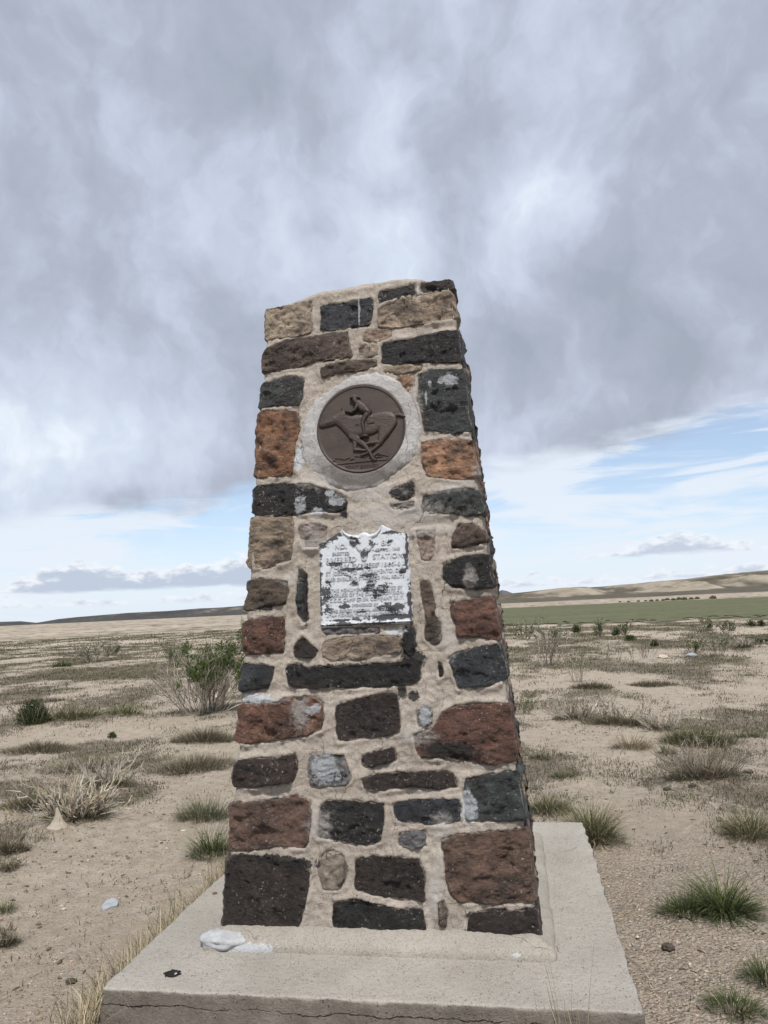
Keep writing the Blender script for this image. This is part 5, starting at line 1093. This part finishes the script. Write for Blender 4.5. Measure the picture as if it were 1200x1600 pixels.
pebbles('gravel', x, y, rs.uniform(.0025, .0068, len(x))*(1+1.0*(rs.random(len(x)) < .05)), PB, rs, 'fine gravel scattered on the sand right of the concrete base', 'gravel')
n = 17000; x = rs.uniform(-4.2, -1.03, n); y = rs.uniform(-1.9, 3.5, n); ok = rs.random(n) < np.clip(.35+.9*fbm(x*1.4, y*1.4, 5., 3)+.4*sstep(.5, -1.5, y), .05, 1); x, y = x[ok], y[ok]
pebbles('dirt_crumbs', x, y, rs.uniform(.0028, .0075, len(x))*(1+1.5*(rs.random(len(x)) < .04)), PB+[(.14, .11, .085), (.18, .145, .11)], rs, 'dirt crumbs and chips on the sand left of the concrete base', 'gravel')
n = 3200; x = rs.uniform(-4.6, 4.6, n); y = rs.uniform(-1.8, 8, n); ok = ((np.abs(x) > HX+.05) | (y > HY+.1)); x, y = x[ok], y[ok]
pebbles('dark_litter', x, y, rs.uniform(.004, .011, len(x)), [(.07, .055, .042), (.11, .09, .065), (.16, .13, .10)], rs, 'small dark crumbs of dead brush scattered over the sand', 'litter', (2.2, .5, .5))

# single rocks
def thing_rock(name, c, s, seed, material, label, amp=.25, flat=None, cat='rock'):
    x, y = c; z = float(gz_at(x, y)); o = blob_mesh(name, (0, 0, 0), s, seed, material, None, 20, amp, flat); o.location = (x, y, z+s[2]*.45); return tag(o, label, cat)
def ring_rock(name, c, prof, seed, material, label, seg=20, amp=.2, sq=.7):
    """an angular rock from stacked outline rings (radius, height, dx)"""
    a = np.linspace(0, 2*np.pi, seg, endpoint=False); rr_ = 1+amp*fbm(np.cos(a)*1.3+seed, np.sin(a)*1.3, seed, 3)
    Vv = []
    for r, z, ddx in prof: Vv.append(np.column_stack([r*rr_*np.cos(a)+ddx+.006*perlin(np.cos(a)*3, np.sin(a)*3, z*30+seed), r*rr_*np.sin(a)*sq, z+.005*perlin(np.cos(a)*2, np.sin(a)*2, seed+z*20)]))
    o = link(name, mesh_np(name, np.concatenate(Vv), grid_faces(len(prof), seg, True), smooth=False), material)
    o.location = (c[0], c[1], float(gz_at(*c))); return tag(o, label, 'rock')
ring_rock('pointed_rock', (-2.90, 1.47), [(.085, -.02, 0), (.088, .012, 0), (.068, .028, .004), (.046, .055, .002), (.032, .085, .004), (.018, .115, .0), (.010, .145, -.004), (.001, .158, -.005)], 3, M['cone'], 'pale pointed rock standing on the sand below the coral-like dead bush', 22, .3, .75)
ring_rock('slate_chip', (-1.69, .15), [(.046, -.004, 0), (.048, .004, 0), (.046, .016, .002), (.044, .0185, .002), (.001, .020, .003)], 9, M['slate'], 'flat blue grey stone chip lying on the sand left of the base', 9, .5, .8).rotation_euler = (.35, -.1, .4)
thing_rock('dirt_clod', (-1.39, -.68), (.024, .018, .014), 4, M['clod'], 'dark clod on the ground left of the front corner of the base', .4, cat='clod')
thing_rock('pale_rock', (5.02, 15.9), (.14, .10, .07), 5, M['slate'], 'pale grey rock beside the forked shrub on the right flat')
thing_rock('pale_rock', (4.26, 15.61), (.12, .10, .06), 6, M['rock'], 'small tan rock left of the pale grey rock on the flat')
thing_rock('dirt_clod', (1.24, -.22), (.026, .022, .018), 7, M['clod'], 'olive brown clod on the gravel right of the base', .4, cat='clod')
thing_rock('dirt_clod', (1.80, 2.63), (.030, .024, .016), 8, M['clod'], 'small dark clod on sand below the large dead brush, left one', .4, cat='clod')
thing_rock('dirt_clod', (2.00, 2.62), (.032, .024, .014), 9, M['clod'], 'small dark clod on sand below the large dead brush, right one', .4, cat='clod')
thing_rock('dirt_clod', (2.57, 3.13), (.042, .03, .016), 10, M['clod'], 'flat dark clod on the sandy path near the right picture edge', .4, cat='clod')
